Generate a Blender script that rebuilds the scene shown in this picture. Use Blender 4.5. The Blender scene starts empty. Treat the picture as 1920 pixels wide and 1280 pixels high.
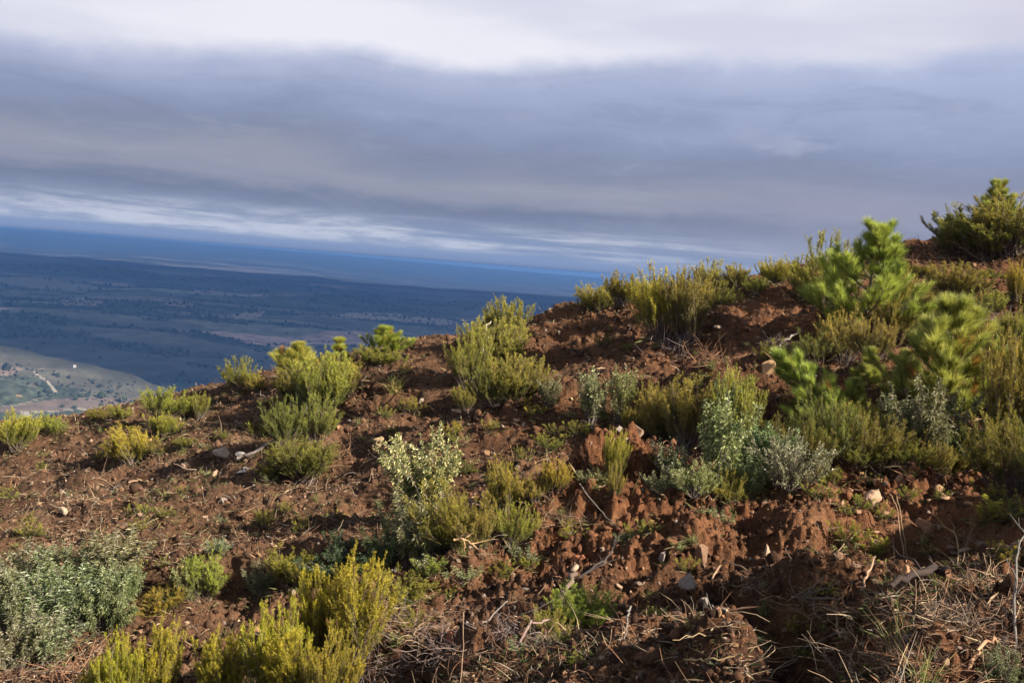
import bpy, bmesh, math, random
import numpy as np
from mathutils import Vector, Matrix, Euler

S = bpy.context.scene
COL = S.collection
R = math.radians

# ------------------------------------------------------------------ camera
FPX = 2059.0                      # focal length in pixels of the 1920 px wide photograph
PITCH, ROLL = R(3.86), R(4.4)
cd = bpy.data.cameras.new('camera'); cam = bpy.data.objects.new('camera', cd); COL.objects.link(cam)
cd.sensor_width = 36; cd.lens = 36 * FPX / 1920
cd.clip_start = 0.1; cd.clip_end = 200000
MROT = Matrix.Rotation(math.pi / 2 - PITCH, 3, 'X') @ Matrix.Rotation(ROLL, 3, 'Z')
cam.matrix_world = MROT.to_4x4()
S.camera = cam
MR = np.array(MROT)
FWD = -MR[:, 2]

# ------------------------------------------------------------------ sun
SUN_AZ, SUN_EL = R(117), R(30)   # azimuth clockwise from the view direction
sd = bpy.data.lights.new('sun', 'SUN'); sd.energy = 5.0; sd.angle = R(0.5); sd.color = (1.0, 0.92, 0.80)
sun = bpy.data.objects.new('sun', sd); COL.objects.link(sun)
sdir = Vector((math.sin(SUN_AZ) * math.cos(SUN_EL), math.cos(SUN_AZ) * math.cos(SUN_EL), math.sin(SUN_EL)))
sun.rotation_euler = sdir.to_track_quat('Z', 'Y').to_euler()

# ------------------------------------------------------------------ render settings
S.view_settings.view_transform = 'Standard'; S.view_settings.look = 'None'
S.view_settings.exposure = 1.36; S.view_settings.gamma = 1.0
S.cycles.max_bounces = 6; S.cycles.diffuse_bounces = 2; S.cycles.glossy_bounces = 2
S.cycles.transmission_bounces = 3; S.cycles.transparent_max_bounces = 8; S.cycles.volume_bounces = 0
S.cycles.use_denoising = True
S.cycles.use_adaptive_sampling = True; S.cycles.adaptive_threshold = 0.015

# ------------------------------------------------------------------ node helper
class NT:
    def __init__(s, tree): s.t = tree; tree.nodes.clear()
    def n(s, typ, **kw):
        nd = s.t.nodes.new(typ)
        for k, v in kw.items():
            if k.startswith('i_'):
                key = k[2:]; key = int(key) if key.isdigit() else key
                nd.inputs[key].default_value = v
            else: setattr(nd, k, v)
        return nd
    def l(s, a, b): s.t.links.new(a, b)
    def put(s, v, sock):
        if hasattr(v, 'is_linked'): s.l(v, sock)
        else: sock.default_value = v
    def m(s, op, a, b=0.0, c=0.0):
        nd = s.n('ShaderNodeMath', operation=op)
        for i, v in enumerate((a, b, c)): s.put(v, nd.inputs[i])
        return nd.outputs[0]
    def mix(s, f, a, b, mode='MIX'):
        nd = s.n('ShaderNodeMix', data_type='RGBA', blend_type=mode)
        s.put(f, nd.inputs[0])
        for v, i in ((a, 6), (b, 7)):
            if not hasattr(v, 'is_linked') and len(v) == 3: v = (*v, 1)
            s.put(v, nd.inputs[i])
        return nd.outputs[2]
    def ramp(s, f, stops, interp='LINEAR'):
        nd = s.n('ShaderNodeValToRGB'); cr = nd.color_ramp; cr.interpolation = interp
        while len(cr.elements) < len(stops): cr.elements.new(0.5)
        for e, (p, c) in zip(cr.elements, stops):
            e.position = p; e.color = (*c, 1) if len(c) == 3 else c
        s.put(f, nd.inputs[0]); return nd.outputs[0]
    def sm(s, v, lo, hi):
        nd = s.n('ShaderNodeMapRange', interpolation_type='SMOOTHSTEP')
        s.put(v, nd.inputs[0])
        for i, q in ((1, lo), (2, hi)): s.put(q, nd.inputs[i])
        return nd.outputs[0]
    def noise(s, vec, scale, detail=4, rough=0.55, dist=0.0):
        nd = s.n('ShaderNodeTexNoise', noise_dimensions='3D')
        s.l(vec, nd.inputs['Vector'])
        nd.inputs['Scale'].default_value = scale; nd.inputs['Detail'].default_value = detail
        nd.inputs['Roughness'].default_value = rough; nd.inputs['Distortion'].default_value = dist
        return nd.outputs[0]

def srgb(r, g, b):
    f = lambda c: c / 12.92 if c <= 0.04045 else ((c + 0.055) / 1.055) ** 2.4
    return tuple(f(c / 255) for c in (r, g, b))

# ------------------------------------------------------------------ world: Nishita daylight behind a broken cloud sky
W = bpy.data.worlds.new('World'); S.world = W; W.use_nodes = True
t = NT(W.node_tree)
out = t.n('ShaderNodeOutputWorld')
sky = t.n('ShaderNodeTexSky', sky_type='NISHITA', sun_disc=False, sun_elevation=SUN_EL, sun_rotation=SUN_AZ)
sky.altitude = 800
bg_sky = t.n('ShaderNodeBackground', i_Strength=0.055); t.l(sky.outputs[0], bg_sky.inputs[0])
tc = t.n('ShaderNodeTexCoord')
sep = t.n('ShaderNodeSeparateXYZ'); t.l(tc.outputs['Generated'], sep.inputs[0])
el = t.m('MULTIPLY', t.m('ARCSINE', sep.outputs[2]), 57.29578)
az = t.m('MULTIPLY', t.m('ARCTAN2', sep.outputs[0], sep.outputs[1]), 57.29578)
def wvec(kx, ky, ox=0.0):
    c = t.n('ShaderNodeCombineXYZ')
    t.l(t.m('MULTIPLY_ADD', az, kx, ox), c.inputs[0]); t.l(t.m('MULTIPLY', el, ky), c.inputs[1]); c.inputs[2].default_value = ox
    return c.outputs[0]
n_edge = t.noise(wvec(0.075, 0.12, 3.1), 1.0, 8, 0.58)
n_band = t.noise(wvec(0.022, 0.28, 7.7), 1.0, 5, 0.55)
n_strk = t.noise(wvec(0.07, 1.3, 1.3), 1.0, 6, 0.6, 0.6)
n_fine = t.noise(wvec(0.16, 0.5, 5.2), 1.0, 6, 0.6)
# elevation follows the tilt of the cloud base and is disturbed by noise
e1 = t.m('ADD', el, t.m('MULTIPLY', t.m('SUBTRACT', n_band, 0.5), 2.6))
n_lump = t.noise(wvec(0.055, 0.16, 2.2), 1.0, 6, 0.6, 0.3)
e1 = t.m('ADD', e1, t.m('MULTIPLY', t.m('SUBTRACT', n_fine, 0.5), 1.5))
e1 = t.m('ADD', e1, t.m('MULTIPLY', t.m('MULTIPLY', t.m('SUBTRACT', n_lump, 0.5), 4.2), t.sm(el, 1.0, 5.0)))
body = t.ramp(t.m('DIVIDE', e1, 16.0), [
    (0.0, srgb(126, 143, 177)), (0.06, srgb(130, 146, 178)), (0.125, srgb(126, 138, 166)),
    (0.17, srgb(116, 127, 153)), (0.205, srgb(140, 145, 166)), (0.26, srgb(146, 150, 168)), (0.34, srgb(128, 138, 163)),
    (0.42, srgb(136, 148, 178)), (0.52, srgb(153, 164, 194)), (0.66, srgb(164, 176, 207)), (1.0, srgb(174, 185, 215))])
n_wisp = t.noise(wvec(0.11, 0.62, 12.7), 1.0, 8, 0.68, 0.8)
n_puff = t.noise(wvec(0.20, 0.36, 17.1), 1.0, 8, 0.62, 0.4)
body = t.mix(t.m('MULTIPLY', t.sm(n_wisp, 0.5, 0.72), t.m('MULTIPLY', t.sm(el, 1.6, 3.0), 0.22)), body, srgb(172, 176, 194))
body = t.mix(t.m('MULTIPLY', t.sm(n_wisp, 0.5, 0.30), t.m('MULTIPLY', t.sm(el, 1.2, 2.6), 0.20)), body, srgb(104, 115, 144))
body = t.mix(t.m('MULTIPLY', t.sm(n_puff, 0.54, 0.74), t.m('MULTIPLY', t.sm(el, 4.0, 7.0), 0.40)), body, srgb(182, 188, 208))
# bright streaks low over the horizon
lowm = t.m('MULTIPLY', t.sm(el, 0.42, 0.85), t.m('SUBTRACT', 1.0, t.sm(t.m('ADD', el, t.m('MULTIPLY', t.m('SUBTRACT', n_band, 0.5), 2.0)), 1.3, 2.4)))
leftm = t.m('SUBTRACT', 1.0, t.sm(az, 6.0, 18.0))
n_brk = t.noise(wvec(0.33, 1.6, 4.4), 1.0, 5, 0.65)
strk = t.m('MULTIPLY', t.m('MULTIPLY', t.m('MULTIPLY', t.sm(n_strk, 0.36, 0.58), t.m('MULTIPLY_ADD', t.sm(n_brk, 0.3, 0.62), 0.75, 0.25)), lowm), t.m('MULTIPLY_ADD', leftm, 0.62, 0.15))
body = t.mix(strk, body, srgb(198, 203, 217))
# mauve lighter low cloud on the right
mv = t.m('MULTIPLY', t.sm(az, 2.0, 20.0), t.m('MULTIPLY', t.sm(el, 0.4, 1.8), t.m('SUBTRACT', 1.0, t.sm(el, 4.0, 7.0))))
body = t.mix(t.m('MULTIPLY', mv, 0.6), body, srgb(147, 151, 175))
# white upper cloud over the ragged top of the dark bank
edge = t.m('ADD', t.m('MULTIPLY_ADD', az, 0.062, 10.25), t.m('ADD', t.m('MULTIPLY', t.m('SUBTRACT', n_edge, 0.5), 3.3), t.m('MULTIPLY', t.m('SUBTRACT', n_puff, 0.5), 1.3)))
dd = t.m('SUBTRACT', el, edge)
n_top = t.noise(wvec(0.05, 0.22, 9.4), 1.0, 4, 0.5)
white = t.mix(t.sm(n_top, 0.35, 0.65), srgb(206, 208, 224), srgb(228, 228, 238))
white = t.mix(t.m('MULTIPLY', t.sm(az, 14.0, 24.0), 0.55), white, srgb(190, 190, 210))
body = t.mix(t.m('MULTIPLY', t.sm(dd, -2.5, 0.1), 0.18), body, srgb(190, 200, 228))
body = t.mix(t.m('MULTIPLY', t.sm(dd, -1.6, 0.3), 0.16), body, white)
body = t.mix(t.sm(dd, -0.5, 0.95), body, white)
bg_cl = t.n('ShaderNodeBackground', i_Strength=0.425); t.l(body, bg_cl.inputs[0])
# overhead the cloud opens up: gaps of blue, out of the picture
n_up = t.noise(tc.outputs['Generated'], 2.3, 4, 0.55)
gap = t.m('MULTIPLY', t.sm(el, 16.0, 30.0), t.sm(n_up, 0.30, 0.50))
mixs = t.n('ShaderNodeMixShader'); t.l(gap, mixs.inputs[0]); t.l(bg_cl.outputs[0], mixs.inputs[1]); t.l(bg_sky.outputs[0], mixs.inputs[2])
t.l(mixs.outputs[0], out.inputs[0])

# ------------------------------------------------------------------ numpy noise
def _h(ix, iy, seed):
    h = (ix.astype(np.int64) * 374761393 + iy.astype(np.int64) * 668265263 + seed * 974634777) & 0xFFFFFFFF
    h = ((h ^ (h >> 13)) * 1274126177) & 0xFFFFFFFF
    h = ((h ^ (h >> 15)) * 2246822519) & 0xFFFFFFFF
    return (h ^ (h >> 16)) & 0xFFFFFFFF
def perlin(x, y, seed=0):
    x = np.asarray(x, float); y = np.asarray(y, float)
    ix = np.floor(x); iy = np.floor(y); fx = x - ix; fy = y - iy
    u = fx * fx * fx * (fx * (fx * 6 - 15) + 10); v = fy * fy * fy * (fy * (fy * 6 - 15) + 10)
    def g(dx, dy):
        a = _h(ix + dx, iy + dy, seed) * (2 * math.pi / 4294967296.0)
        return np.cos(a) * (fx - dx) + np.sin(a) * (fy - dy)
    a = g(0, 0); b = g(1, 0); c = g(0, 1); d = g(1, 1)
    return ((a + u * (b - a)) * (1 - v) + (c + u * (d - c)) * v) * 1.5
def fbm(x, y, seed=0, octv=4, gain=0.5):
    s = 0; a = 1.0; f = 1.0
    for i in range(octv):
        s = s + a * perlin(x * f, y * f, seed + i * 17); a *= gain; f *= 2.03
    return s
def worley(x, y, seed=0):
    """distance to the nearest cell point, its random id, and the gap to the second nearest"""
    ix = np.floor(x); iy = np.floor(y)
    d1 = np.full(np.shape(x), 9.0); d2 = d1.copy(); idn = np.zeros(np.shape(x))
    for dx in (-1, 0, 1):
        for dy in (-1, 0, 1):
            h = _h(ix + dx, iy + dy, seed)
            px = ix + dx + (h & 0xFFFF) / 65536.0; py = iy + dy + (h >> 16) / 65536.0
            d = np.hypot(px - x, py - y)
            nid = (_h(ix + dx, iy + dy, seed + 5) & 0xFFFF) / 65536.0
            near = d < d1
            d2 = np.where(near, d1, np.minimum(d2, d)); idn = np.where(near, nid, idn); d1 = np.where(near, d, d1)
    return d1, idn, d2 - d1
def sstep(x, a, b):
    q = np.clip((x - a) / (b - a), 0, 1); return q * q * (3 - 2 * q)

# ------------------------------------------------------------------ the shape of the hill, measured at points of known bearing and distance
def ray(px, py):
    d = MR @ np.array([(px - 960) / FPX, -(py - 640) / FPX, -1.0])
    return d / np.linalg.norm(d)
def at_dist(px, py, d):
    v = ray(px, py); return v * (d / math.hypot(v[0], v[1]))
CTRL = [  # photo column, row, horizontal distance (m)
    (0,1280,8.5),(500,1280,7.0),(960,1280,5.4),(1500,1280,4.8),(1920,1280,4.5),
    (400,1200,9.0),(800,1200,6.8),(1100,1100,8.2),(1500,1100,7.3),(1800,1050,7.6),
    (0,1150,11.5),(250,1150,11.2),(480,1125,11.0),(690,1105,10.6),(900,1020,10.6),(1100,962,11.0),(1300,945,11.5),(1500,918,12.0),(1650,895,12.3),(1920,880,13.0),
    (0,1000,17.0),(250,960,17.5),(500,900,18.0),(500,800,24.0),(250,880,23.0),(0,900,25.0),
    (750,960,14.0),(700,820,19.0),(700,740,24.0),(960,900,14.5),(960,800,18.0),(960,700,23.0),
    (1150,900,13.5),(1300,800,16.3),(1300,700,18.6),(1300,620,23.0),(1450,880,14.6),(1430,705,17.2),(1430,640,20.5),(1500,590,23.0),
    (1600,860,14.2),(1600,705,17.8),(1600,620,22.0),(1700,560,26.0),(1900,860,14.0),(1900,705,18.2),(1900,600,24.0),(1150,660,22.0),
]
RIDGE = [(-400,905,44),(-150,850,42),(0,822,40),(100,806,39),(200,790,38),(290,784,37),(360,762,35.5),(430,724,34),(500,716,33),(560,700,32),(640,682,31),(700,660,30),
    (770,640,29),(840,637,28.5),(900,628,28),(1000,602,27.5),(1100,574,27),(1200,562,27),(1300,540,28),(1400,524,29),(1480,512,29.5),(1560,498,30),(1620,480,31),(1680,466,32),(1770,466,33),(1850,466,34),(1920,452,35),(2150,400,38),(2400,360,42)]
pts = [at_dist(*c) for c in CTRL]
for (px, py, d) in RIDGE:
    p = at_dist(px, py, d); pts.append(p)
    q = at_dist(px, py, d + 4.0); q[2] -= 0.75; pts.append(q)
    q = at_dist(px, py, d + 10); q[2] -= 3.2; pts.append(q)
    q = at_dist(px, py, d + 20); q[2] -= 8.5; pts.append(q)
for p in ((0,0,-1.65),(-2.5,0,-2.45),(2.5,0,-1.05),(-5,0,-3.1),(5,0,-0.4),(0,-4,-1.5),(-4,-4,-2.6),(4,-4,-.5),(-6,4,-3.4),(5,4,-0.6),(9,8,0.0),(11,14,0.2),(-10,8,-4.6),(-14,14,-6.0)):
    pts.append(np.array(p, float))
PTS = np.array(pts)
SC = 10.0
def tps_k(r2): return np.where(r2 > 0, 0.5 * r2 * np.log(np.maximum(r2, 1e-12)), 0.0)
def fit(P):
    n = len(P); X = P[:, :2] / SC
    K = tps_k(((X[:, None] - X[None]) ** 2).sum(-1)) + np.eye(n) * 0.0035
    A = np.zeros((n + 3, n + 3)); A[:n, :n] = K; A[:n, n] = 1; A[:n, n + 1:] = X; A[n:, :n] = A[:n, n:].T
    return np.linalg.solve(A, np.concatenate([P[:, 2], [0, 0, 0]])), X
WT, XC = fit(PTS)
def base_raw(x, y):
    x = np.asarray(x, float) / SC; y = np.asarray(y, float) / SC
    s = WT[-3] + WT[-2] * x + WT[-1] * y
    for i in range(len(XC)):
        s = s + WT[i] * tps_k((x - XC[i, 0]) ** 2 + (y - XC[i, 1]) ** 2)
    return s
RMAX = 54.0
def base(x, y):
    """smooth hill; past 54 m it falls away to the plain"""
    x = np.asarray(x, float); y = np.asarray(y, float)
    r = np.hypot(x, y); k = np.minimum(1.0, RMAX / np.maximum(r, 1e-6))
    az_ = np.arctan2(x, y)
    k2 = k
    z = base_raw(np.where(np.abs(az_) < 0.72, x * k2, 0), np.where(np.abs(az_) < 0.72, y * k2, 0))
    back = -1.65 + np.clip(x * k, -25, 25) * 0.27 - 0.002 * (r * k) ** 2
    w = sstep(np.abs(az_), 0.48, 0.72)
    w = np.where(r < 3.0, np.maximum(w, 1 - sstep(r, 1.5, 3.0)), w)
    z = z * (1 - w) + back * w
    return z - np.maximum(0, r - RMAX) * 0.42
# bulldozed banks of earth, each with the trench it was pushed out of
def poly(pp): return np.array([at_dist(*p)[:2] for p in pp])
BERMS = [(poly([(-120,1190,11.6),(250,1140,11.1),(480,1118,11.0),(690,1100,10.6),(900,1015,10.5),(1100,950,11.0),(1300,938,11.4),(1500,912,11.9),(1650,892,12.3),(1920,872,13.0),(2200,860,13.8)]), 0.66, 0.6, 0.8, 1.6, 0.8),
         (poly([(860,775,18.3),(1050,750,18.2),(1220,715,18.0),(1430,700,17.2),(1560,706,17.6),(1750,705,18.0),(1920,700,18.4),(2200,690,19)]), 0.42, 0.6, 0.5, 1.4, 0.8),
         (poly([(150,880,23),(420,840,21),(600,800,20.5),(760,760,21.5)]), 0.3, 0.6, 0.4, 1.3, 0.8),
         (poly([(1010,640,24),(1200,610,24),(1420,625,21.5),(1560,600,22.5)]), 0.34, 0.6, 0.4, 1.3, 0.8)]
FURROW = poly([(1385,1105,7.2),(1425,1170,6.3),(1470,1235,5.6),(1500,1310,4.9),(1530,1420,4.2)])
def sdist(x, y, P):
    best = np.full(np.shape(x), 1e9); sg = np.zeros(np.shape(x))
    for a, b in zip(P[:-1], P[1:]):
        d = b - a; L2 = d @ d
        tt = np.clip(((x - a[0]) * d[0] + (y - a[1]) * d[1]) / L2, 0, 1)
        dx = x - a[0] - tt * d[0]; dy = y - a[1] - tt * d[1]
        q = np.hypot(dx, dy); s = np.sign(d[0] * dy - d[1] * dx)
        m = q < best; best = np.where(m, q, best); sg = np.where(m, s, sg)
    return best * sg
PITS = [(815,742,0.9,0.45),(870,765,0.6,0.3),(1465,1195,0.5,0.7),(1520,1225,0.36,0.5),(500,812,0.7,0.4),(210,890,0.5,0.25),(1330,655,1.2,0.35),(1500,670,1.2,0.3),(1480,850,0.8,0.4),(1200,780,1.0,0.3),(1850,972,0.9,0.55),(1760,965,0.5,0.3),(1570,1010,0.4,0.3),(1430,1030,0.35,0.28),(620,880,0.6,0.35),(700,940,0.7,0.35),(820,1130,0.5,0.3),(1000,1070,0.35,0.2),(720,1240,0.4,0.3),(1225,1050,0.25,0.2),(1345,1040,0.3,0.35)]
def height(x, y, detail=True):
    x = np.asarray(x, float); y = np.asarray(y, float)
    z = base(x, y)
    near = 1 - sstep(np.hypot(x, y), 40, 70)
    s = sdist(x, y, FURROW) + 0.08 * perlin(x * 2, y * 2, 35); z = z - 0.38 * np.exp(-(s / 0.17) ** 2) + 0.14 * np.exp(-((np.abs(s) - 0.36) / 0.18) ** 2)
    wob = fbm(x * 0.9, y * 0.9, 91, 2) * 0.35
    for P, h, w, td, to, tw in BERMS:
        s = sdist(x, y, P) + wob
        # distance past the open ends fades the bank
        v = 0.75 + 0.5 * perlin(x * 0.55, y * 0.55, 33)
        z = z + near * v * (h * np.exp(-(s / w) ** 2) - td * np.exp(-((s - to) / tw) ** 2))
    for (cx, cy, r, d) in PITXY:
        z = z - d * np.exp(-(((x - cx) ** 2 + (y - cy) ** 2) / r ** 2) ** 1.5)
    z = z + near * (0.17 * fbm(x * 0.55, y * 0.55, 1, 2) + 0.20 * sstep(np.hypot(x, y), 12, 18) * perlin(x * 0.22, (y + 0.25 * x) * 0.62, 27))
    if detail:
        rough = 0.85 + 0.9 * np.exp(-((sdist(x, y, BERMS[0][0]) + 0.9) / 1.6) ** 2) * sstep(x, -1.5, 0.5) + 0.5 * sstep(perlin(x * 0.35, y * 0.35, 71), -0.3, 0.4)
        w1, _, _ = worley(x * 2.6 + 0.35 * perlin(x * 5, y * 5, 6), y * 2.6 + 0.35 * perlin(x * 5, y * 5, 8), 3)
        w2, i2, _ = worley(x * 7.5 + 0.4 * perlin(x * 15, y * 15, 61), y * 7.5 + 0.4 * perlin(x * 15, y * 15, 62), 13)
        w3, i3, _ = worley(x * 17, y * 17, 23)
        z = z + near * rough * (0.085 * fbm(x * 2.1, y * 2.1, 41, 4, 0.55) + 0.075 * (0.45 - w1) * sstep(perlin(x * .9, y * .9, 77), -0.2, 0.5)
                + 0.065 * np.maximum(0, 0.5 - w2) * (i2 > 0.35) * 1.5 + 0.03 * np.maximum(0, 0.5 - w3) * (i3 > 0.4) * 1.5 + 0.012 * perlin(x * 30, y * 30, 52))
    return z
PITXY = []
def hit(px, py, detail=False):
    """where the sight line through a photo point meets the hill"""
    for step in range(40):
        v = ray(px, py + step * 3)
        tt = np.concatenate([np.arange(3.2, 16, 0.03), np.arange(16, 52, 0.08)])
        P = v[None] * (tt / math.hypot(v[0], v[1]))[:, None]
        below = P[:, 2] < height(P[:, 0], P[:, 1], detail)
        if below.any():
            return P[np.argmax(below)]
    return P[-1]
_pit = [(*hit(px, py)[:2], r, d) for (px, py, r, d) in PITS]
PITXY = _pit
def hz(x, y): return float(height(np.array([x]), np.array([y]))[0])

# ------------------------------------------------------------------ mesh helpers
def mk_mesh(name, V, F, mat=None, col=None, smooth=False):
    V = np.ascontiguousarray(V, np.float32); F = np.ascontiguousarray(F, np.int32)
    me = bpy.data.meshes.new(name)
    n, k = F.shape
    me.vertices.add(len(V)); me.vertices.foreach_set('co', V.ravel())
    me.loops.add(n * k); me.loops.foreach_set('vertex_index', F.ravel())
    me.polygons.add(n); me.polygons.foreach_set('loop_start', np.arange(0, n * k, k, dtype=np.int32))
    me.polygons.foreach_set('loop_total', np.full(n, k, np.int32))
    me.polygons.foreach_set('use_smooth', np.full(n, smooth))
    me.update(calc_edges=True)
    if col is not None:
        at = me.attributes.new('tone', 'FLOAT_COLOR', 'POINT')
        c = np.ones((len(V), 4), np.float32); c[:, :3] = col
        at.data.foreach_set('color', c.ravel())
    if mat: me.materials.append(mat)
    return me
def link(name, me, parent=None):
    o = bpy.data.objects.new(name, me); COL.objects.link(o)
    if parent: o.parent = parent
    return o
def tag(o, label, cat, group=None):
    o['label'] = label; o['category'] = cat
    if group: o['group'] = group
    return o
def kind(o, k, label=None):
    o['kind'] = k
    if label: o['label'] = label
    return o
def unit(v): return v / np.maximum(np.linalg.norm(v, axis=-1, keepdims=True), 1e-9)
def perp_frame(d):
    a = np.where(np.abs(d[..., 2:3]) < 0.9, np.array([0, 0, 1.0]), np.array([1.0, 0, 0]))
    u = unit(np.cross(d, a)); return u, np.cross(d, u)
def tubes(P, rad, sides=3):
    """P (n,k,3) centre lines, rad (n,k): round-ish tubes, closed at the far end by tapering"""
    n, k, _ = P.shape
    T = np.empty_like(P); T[:, 1:-1] = P[:, 2:] - P[:, :-2]; T[:, 0] = P[:, 1] - P[:, 0]; T[:, -1] = P[:, -1] - P[:, -2]
    T = unit(T); u, v = perp_frame(T)
    a = np.arange(sides) * 2 * math.pi / sides
    V = P[:, :, None] + rad[:, :, None, None] * (u[:, :, None] * np.cos(a)[None, None, :, None] + v[:, :, None] * np.sin(a)[None, None, :, None])
    idx = np.arange(n * k * sides).reshape(n, k, sides)
    A = idx[:, :-1]; B = idx[:, 1:]
    F = np.stack([A, np.roll(A, -1, 2), np.roll(B, -1, 2), B], -1).reshape(-1, 4)
    return V.reshape(-1, 3), F
def needles(P, D, L, Wd, rng):
    """thin pointed leaves: one triangle each"""
    s = unit(np.cross(D, rng.normal(size=D.shape)))
    V = np.stack([P - s * Wd[:, None] / 2, P + s * Wd[:, None] / 2, P + D * L[:, None]], 1).reshape(-1, 3)
    return V, np.arange(len(P) * 3).reshape(-1, 3)
def blades(P, D, L, Wd, rng, droop=0.25, fold=0.3):
    """lance-shaped leaves folded along the midrib: two triangles each"""
    up = np.array([0, 0, 1.0])
    s = unit(np.cross(D, up + rng.normal(size=D.shape) * 0.45)); nrm = unit(np.cross(s, D))
    mid = P + D * (L * 0.45)[:, None]
    tip = P + D * L[:, None] - up * (L * droop)[:, None]
    V = np.stack([P, mid + s * Wd[:, None] / 2 + nrm * (Wd * fold)[:, None], tip, mid - s * Wd[:, None] / 2 + nrm * (Wd * fold)[:, None]], 1).reshape(-1, 3)
    b = np.arange(len(P))[:, None] * 4
    return V, np.concatenate([b + np.array([[0, 1, 2]]), b + np.array([[0, 2, 3]])], 0)

# ------------------------------------------------------------------ materials
def mat_new(name):
    m = bpy.data.materials.new(name); m.use_nodes = True
    return m, NT(m.node_tree)
def leaf_mat(name, rough=0.5, trans=0.3, spec=0.4):
    m, t = mat_new(name)
    o = t.n('ShaderNodeOutputMaterial'); a = t.n('ShaderNodeAttribute', attribute_name='tone'); oi = t.n('ShaderNodeObjectInfo')
    c = t.mix(1.0, a.outputs[0], oi.outputs['Color'], 'MULTIPLY')
    p = t.n('ShaderNodeBsdfPrincipled', i_Roughness=rough); p.inputs['Specular IOR Level'].default_value = spec
    t.l(c, p.inputs['Base Color'])
    tr = t.n('ShaderNodeBsdfTranslucent'); t.l(c, tr.inputs[0])
    mx = t.n('ShaderNodeMixShader', i_0=trans); t.l(p.outputs[0], mx.inputs[1]); t.l(tr.outputs[0], mx.inputs[2])
    t.l(mx.outputs[0], o.inputs[0]); return m
def tone_mat(name, rough=0.85, nscale=30.0, nmix=0.5, bump=0.0):
    m, t = mat_new(name)
    o = t.n('ShaderNodeOutputMaterial'); a = t.n('ShaderNodeAttribute', attribute_name='tone'); oi = t.n('ShaderNodeObjectInfo')
    tc = t.n('ShaderNodeTexCoord')
    c = t.mix(1.0, a.outputs[0], oi.outputs['Color'], 'MULTIPLY')
    nz = t.noise(tc.outputs['Object'], nscale, 5, 0.6)
    c = t.mix(1.0, c, t.mix(nz, (1 - nmix,) * 3, (1 + nmix,) * 3), 'MULTIPLY')
    p = t.n('ShaderNodeBsdfPrincipled', i_Roughness=rough); p.inputs['Specular IOR Level'].default_value = 0.25
    t.l(c, p.inputs['Base Color'])
    if bump:
        b = t.n('ShaderNodeBump', i_Strength=bump, i_Distance=0.02); t.l(t.noise(tc.outputs['Object'], nscale * 2, 6, 0.7), b.inputs['Height']); t.l(b.outputs[0], p.inputs['Normal'])
    t.l(p.outputs[0], o.inputs[0]); return m
M_HEATH = leaf_mat('heath foliage', 0.55, 0.38, 0.3)
M_PINE = leaf_mat('pine needles', 0.42, 0.4, 0.5)
M_CIST = leaf_mat('rockrose leaves', 0.38, 0.25, 0.4)
M_GRASS = leaf_mat('grass blades', 0.5, 0.3, 0.3)
M_BARK = tone_mat('twig bark', 0.85, 40, 0.4)
M_ROCK = tone_mat('rock', 0.85, 9, 0.45, 0.5)
M_CLOD = tone_mat('soil clods', 0.95, 40, 0.65, 1.0)
M_LITTER = tone_mat('plant litter', 0.8, 15, 0.2)
M_FARLEAF = tone_mat('far foliage', 0.9, 0.4, 0.4)

def soil_material():
    m, t = mat_new('churned soil')
    o = t.n('ShaderNodeOutputMaterial'); tc = t.n('ShaderNodeTexCoord'); v = tc.outputs['Object']
    a = t.n('ShaderNodeAttribute', attribute_name='tone')
    big = t.noise(v, 0.35, 4, 0.6); mid = t.noise(v, 2.2, 5, 0.65); fin = t.noise(v, 14, 6, 0.7); mic = t.noise(v, 60, 4, 0.7)
    c = t.mix(t.sm(mid, 0.32, 0.68), (0.044, 0.0235, 0.014), (0.150, 0.073, 0.038))
    c = t.mix(t.m('MULTIPLY', t.sm(big, 0.46, 0.66), 0.6), c, (0.165, 0.085, 0.047))
    c = t.mix(t.m('MULTIPLY', t.sm(t.noise(v, 0.8, 5, 0.65), 0.56, 0.68), 0.55), c, (0.185, 0.115, 0.067))
    c = t.mix(t.m('MULTIPLY', t.sm(t.noise(v, 1.1, 5, 0.7), 0.44, 0.32), 0.6), c, (0.035, 0.019, 0.013))
    c = t.mix(t.sm(fin, 0.52, 0.74), c, (0.235, 0.125, 0.068))
    c = t.mix(t.m('MULTIPLY', t.sm(fin, 0.48, 0.28), 0.75), c, (0.030, 0.014, 0.010))
    c = t.mix(t.m('MULTIPLY', t.sm(mic, 0.58, 0.70), 0.75), c, (0.34, 0.215, 0.125))
    c = t.mix(t.m('MULTIPLY', t.sm(mic, 0.42, 0.30), 0.7), c, (0.022, 0.012, 0.009))
    c = t.mix(1.0, c, a.outputs[0], 'MULTIPLY')
    p = t.n('ShaderNodeBsdfPrincipled', i_Roughness=0.95); p.inputs['Specular IOR Level'].default_value = 0.15
    t.l(c, p.inputs['Base Color'])
    h = t.m('ADD', t.m('MULTIPLY', fin, 1.0), t.m('MULTIPLY', mic, 0.35))
    b = t.n('ShaderNodeBump', i_Strength=1.0, i_Distance=0.07); t.l(h, b.inputs['Height']); t.l(b.outputs[0], p.inputs['Normal'])
    t.l(p.outputs[0], o.inputs[0]); return m
M_SOIL = soil_material()

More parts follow.
